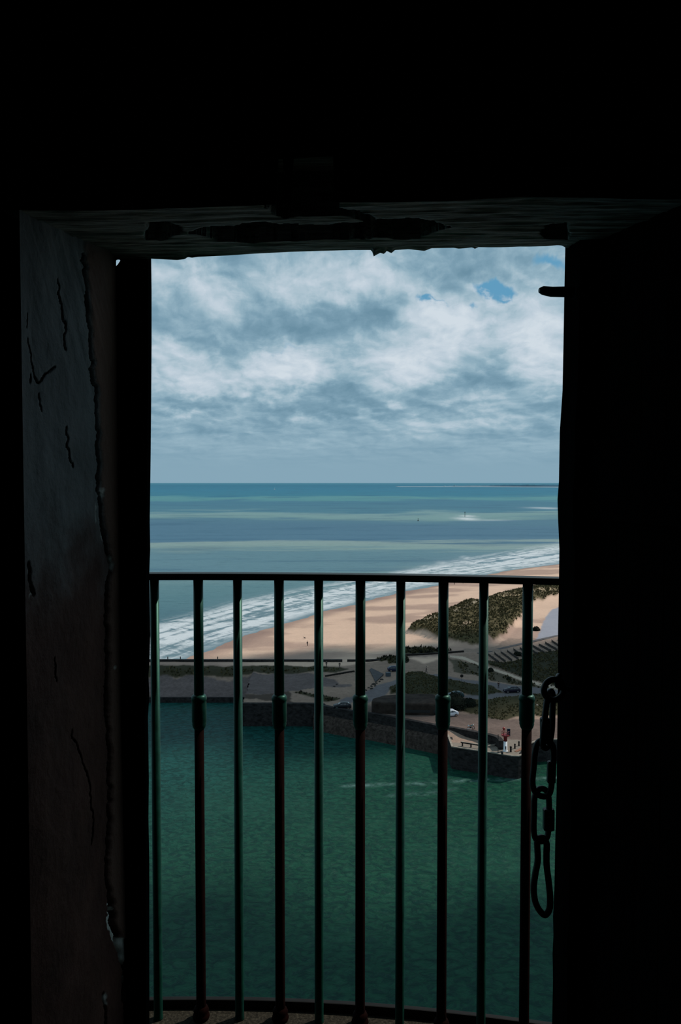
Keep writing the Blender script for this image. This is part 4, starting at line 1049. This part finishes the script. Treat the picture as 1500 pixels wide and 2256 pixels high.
m_.build('guard_rail', M_red, be)
MB().lathe([(.05, 3.28), (.05, 4.2)], (-.35, -.1, 0), 8).lathe([(.07, 4.15), (.26, 4.52), (.27, 4.60), (.20, 4.72), (.08, 4.80)], (-.35, -.1, 0), 16).build('lantern', mat('orange_red_paint', (.30, .022, .014), .5), be, True)
MB().box(.32, .92, -.1, .1, 3.0, 4.45).build('solar_panel', M_panel, be)
MB().box(-.12, .12, -.37, -.30, 0.2, 1.1).build('hatch', M_conc, be)

# bollards on the pier
for px, py, s_, lb in ((1125, 1657, 1.15, 'nearest and stoutest of the dark bollards on the pier head'), (1134, 1649, .95, 'middle dark bollard on the pier head'), (1143, 1643, .9, 'rear dark bollard on the pier head')):
    q = atZ(px, py, 4.4); o = MB().lathe([(.20, 0), (.17, .1), (.15, .7), (.20, .85), (.20, .95), (.12, 1.0)], n=12).build('bollard', M_timber, None, True)
    o.location = (q.x, q.y, 4.4); o.scale = (s_,) * 3; tag(o, lb, 'bollard', 'bollards on the pier head')
q = atZ(1106, 1663, 4.4); o = MB().lathe([(.25, 0), (.2, .1), (.2, .35), (.3, .45), (.1, .5)], n=12).build('mooring_bitt', M_iron, None, True); o.location = (q.x, q.y, 4.55); tag(o, 'squat black mooring bitt on the pier edge below the beacon', 'bollard')
# thin pole
q = atZ(1097, 1658, 4.4); pl = empty('marker_pole', (q.x, q.y, 4.5)); tag(pl, 'thin dark marker pole standing left of the beacon', 'pole')
MB().tube([(0, 0, 0), (0, 0, 3.5)], .06, 8).build('shaft', M_timber, pl); MB().lathe([(.16, -.12), (.16, .02), (.08, .06)], n=10).build('foot_plate', M_iron, pl)
# long timber fender beam on stub legs
a_, b_ = atZ(1015, 1639, 4.8), atZ(1060, 1646, 4.8); fb = empty('timber_rail', (a_.x, a_.y, 4.4), math.atan2(b_.y - a_.y, b_.x - a_.x)); Ln = (b_ - a_).length
tag(fb, 'low timber guard beam along the inner edge of the pier', 'beam')
o_ = MB().box(0, Ln, -.12, .12, .62, .86).build('beam', M_timber, fb); MB().box(0, Ln, -.14, .14, .86, .91).build('pale_cap', M_cope, o_)
for t_q in (.08, .5, .92): MB().box(Ln * t_q - .12, Ln * t_q + .12, -.1, .1, -.02, .63).build('leg', M_timber, fb)
cu = MB().tube([Vector((atZ(a, b, 4.6).x, atZ(a, b, 4.6).y, 4.72)) for a, b in ((1074, 1645), (1084, 1643), (1094, 1640), (1102, 1636), (1107, 1632))], .14, 6).build('curved_kerb', M_cope); tag(cu, 'pale curved kerb rail at the foot of the rounded wall end', 'kerb')
ru = MB().prism([(atZ(a, b, 4.4).x, atZ(a, b, 4.4).y) for a, b in ((1133, 1656), (1151, 1646), (1151, 1652), (1138, 1657))], 4.41, 4.5).build('rusty_plate', mat('rust', (.18, .07, .035), .8, .4, 2)); tag(ru, 'rust coloured strip on the pier beside the bollards', 'plate')

# round sign on a post
sg = empty('road_sign', on(1017, 1502)); tag(sg, 'round road sign seen from behind beside the grass island', 'sign')
MB().tube([(0, 0, -.1), (0, 0, 1.9)], .04, 8).build('post', M_timber, sg); MB().tube([(0, -.05, 1.5), (0, -.02, 1.5)], .42, 20).build('disc', M_timber, sg)
bn = MB(); bn.box(-.6, .6, -.4, .4, 0, .95).box(-.64, .64, -.44, .44, .95, 1.05)
bo2 = bn.build('storage_box', mat('blue_grey_box', (.04, .055, .07), .6)); bo2.location = on(855, 1490); bo2.rotation_euler = (0, 0, .4); tag(bo2, 'blue grey box on the gravel below the blue car', 'box')
# rocks edging the road
rocks = [(841, 1498), (836, 1502), (829, 1506), (823, 1509), (826, 1512), (818, 1513), (812, 1516), (818, 1518), (806, 1521), (800, 1526), (797, 1531), (1183, 1559), (736, 1513), (742, 1508)]
for i, (a, b) in enumerate(rocks):
    o = MB().ball((0, 0, .1), .42, 1, .8, .6, 9, .16).build('boulder', M_fence if a != 1183 else M_cope); o.location = on(a, b); o.rotation_euler = (0, 0, i); s_ = random.uniform(.6, 1.2); o.scale = (s_ * 1.3, s_, s_)
    lb = 'pale stone on the grass beside the chain' if a == 1183 else (('%s dark stone on the gravel left of the middle collar' % ('left' if a == 736 else 'right')) if a in (736, 742) else ('brown stone, %s along the gravel road bend counted from the top' % (ORD + ['last'])[i]))
    tag(o, lb, 'stone', 'stones along the road bend' if a not in (1183,) else None)
# posts on the breakwater
for a, lb in ((366, 'stub post on the breakwater near the left end'), (394, 'stub post on the breakwater where the surf ends'), (477, 'stub post on the breakwater right of the second baluster')):
    o = MB().lathe([(.13, 0), (.12, .55), (.16, .6), (.1, .68)], n=8).build('stub_post', M_timber); X_ = (a - 750) / F * YW; o.location = (X_, YW + .3, bwz + .14); tag(o, lb, 'post', 'stub posts on the breakwater')

# ---- far things on the sea
q = atZ(921, 1148, 0); bu = empty('channel_buoy', (q.x, q.y, 0)); tag(bu, 'small dark channel buoy on the open sea', 'buoy')
MB().lathe([(1.1, -.5), (1.2, .5), (1.0, .9), (.3, 1.0)], n=14).build('float', M_black, bu); MB().lathe([(.35, .9), (.3, 3.2), (.6, 3.4), (.05, 4.4)], n=8).build('mast', M_black, bu)
q = atZ(1024, 1139, 0); bu = empty('beacon_post', (q.x, q.y, 0)); tag(bu, 'thin dark post in the white surf on the sandbank', 'post')
MB().tube([(0, 0, -2), (0, 0, 7.5)], .35, 8).build('shaft', M_black, bu); MB().lathe([(.05, 7.4), (.9, 7.6), (.05, 9.2)], n=8).build('topmark', M_black, bu)
q = atZ(605, 1079, 0); bo3 = empty('sailing_boat', (q.x, q.y, 0), .6); tag(bo3, 'tiny white sailing boat near the horizon', 'boat')
V_ = [(-9, 0, 1.2), (-6, -2.2, 1.8), (4, -2.4, 1.8), (9, 0, 2.4), (4, 2.4, 1.8), (-6, 2.2, 1.8), (-6, 0, -1), (5, 0, -1)]
pyd('hull', V_, [(0, 1, 2, 3, 4, 5), (0, 6, 1), (1, 6, 7, 2), (2, 7, 3), (3, 7, 4), (4, 7, 6, 5), (5, 6, 0)], M_white, bo3)
MB().tube([(1, 0, 1), (1, 0, 20)], .15, 6).build('mast', M_white, bo3)
sl = pyd('sail', [(.8, 0, 3), (.8, 0, 19.5), (-7, .8, 3.2), (-3, 1.0, 8)], [(0, 2, 3), (0, 3, 1)], M_white, bo3); sl.modifiers.new('s', 'SOLIDIFY').thickness = .1

# distant coast: a low long headland with a few masts
DC = 11500; V_ = []; F_ = []
xs_ = np.linspace(880, 1600, 260)
for i, a in enumerate(xs_):
    hh = 6 + 20 * sst(a, 930, 1120) + 16 * (fbm(a / 7, 0.3, 4, 12) - .3) * sst(a, 900, 1000)
    if abs(a - 1003) < 1.5 or abs(a - 980) < 1.5: hh += 12
    dpt = DC - 2300 * sst(a, 1050, 1500); X_ = (a - 750) / F * dpt
    V_ += [(X_, dpt, -2), (X_, dpt + 30, max(2, hh)), (X_ * 1.04, dpt * 1.04 + 80, max(1, hh * .8)), (X_ * 1.04, dpt * 1.04 + 200, -2)]
for i in range(len(xs_) - 1):
    for k_ in range(3): F_.append((i * 4 + k_, (i + 1) * 4 + k_, (i + 1) * 4 + k_ + 1, i * 4 + k_ + 1))
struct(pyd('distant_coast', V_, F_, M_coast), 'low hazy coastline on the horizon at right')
V_ = []; F_ = []
for i, a in enumerate(xs_):
    dpt = DC - 2300 * sst(a, 1050, 1500) - 500; X_ = (a - 750) / F * dpt; w_b = 420 * sst(a, 1010, 1100)
    V_ += [(X_, dpt - w_b * .3, -.5), (X_, dpt + w_b * .2 + 1, 3.2 * sst(a, 1020, 1080)), (X_, dpt + 900, 3)]
for i in range(len(xs_) - 1):
    for k_ in range(2): F_.append((i * 3 + k_, (i + 1) * 3 + k_, (i + 1) * 3 + k_ + 1, i * 3 + k_ + 1))
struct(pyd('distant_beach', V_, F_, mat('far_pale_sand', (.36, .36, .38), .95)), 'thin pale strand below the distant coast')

# ================================================================== unseen clouds added towards the sun, outlined to shade harbour front and near water
def shade_cloud(poly, alt, label, seed, keep_out=None):
    r_ = random.Random(seed); k_ = alt / sun_dir.z; off = Vector((sun_dir.x * k_, sun_dir.y * k_, alt))
    m_ = MB(); xs = [p_[0] for p_ in poly]; ys = [p_[1] for p_ in poly]; sp = 11.0
    gx = min(xs)
    while gx < max(xs):
        gy_ = min(ys)
        while gy_ < max(ys):
            x_, y_ = gx + r_.uniform(-4, 4), gy_ + r_.uniform(-4, 4)
            if bool(pip(poly, np.array([x_]), np.array([y_]))[0]):
                rr = r_.uniform(9, 14); m_.ball((off.x + x_, off.y + y_, off.z + r_.uniform(0, 4)), rr, 1, 1, r_.uniform(.35, .6), 10)
            gy_ += sp
        gx += sp
    struct(m_.build(label[1], M_cloud, None, True), label[0])
M_cloud = mat('white_cloud', (.85, .86, .88), 1.0, spec=0)
shade_cloud([(-150, 168), (0, 168), (20, 172), (60, 182), (110, 190), (118, 235), (60, 248), (10, 246), (-40, 238), (-75, 226), (-150, 215)], 380, ('unseen cloudbank shaped to shade the harbour front', 'shade_cloud'), 3)
shade_cloud([(-140, 30), (-140, 92), (-40, 100), (60, 92), (90, 30)], 380, ('unseen cloudbank added to darken the near water', 'shade_cloud'), 4)
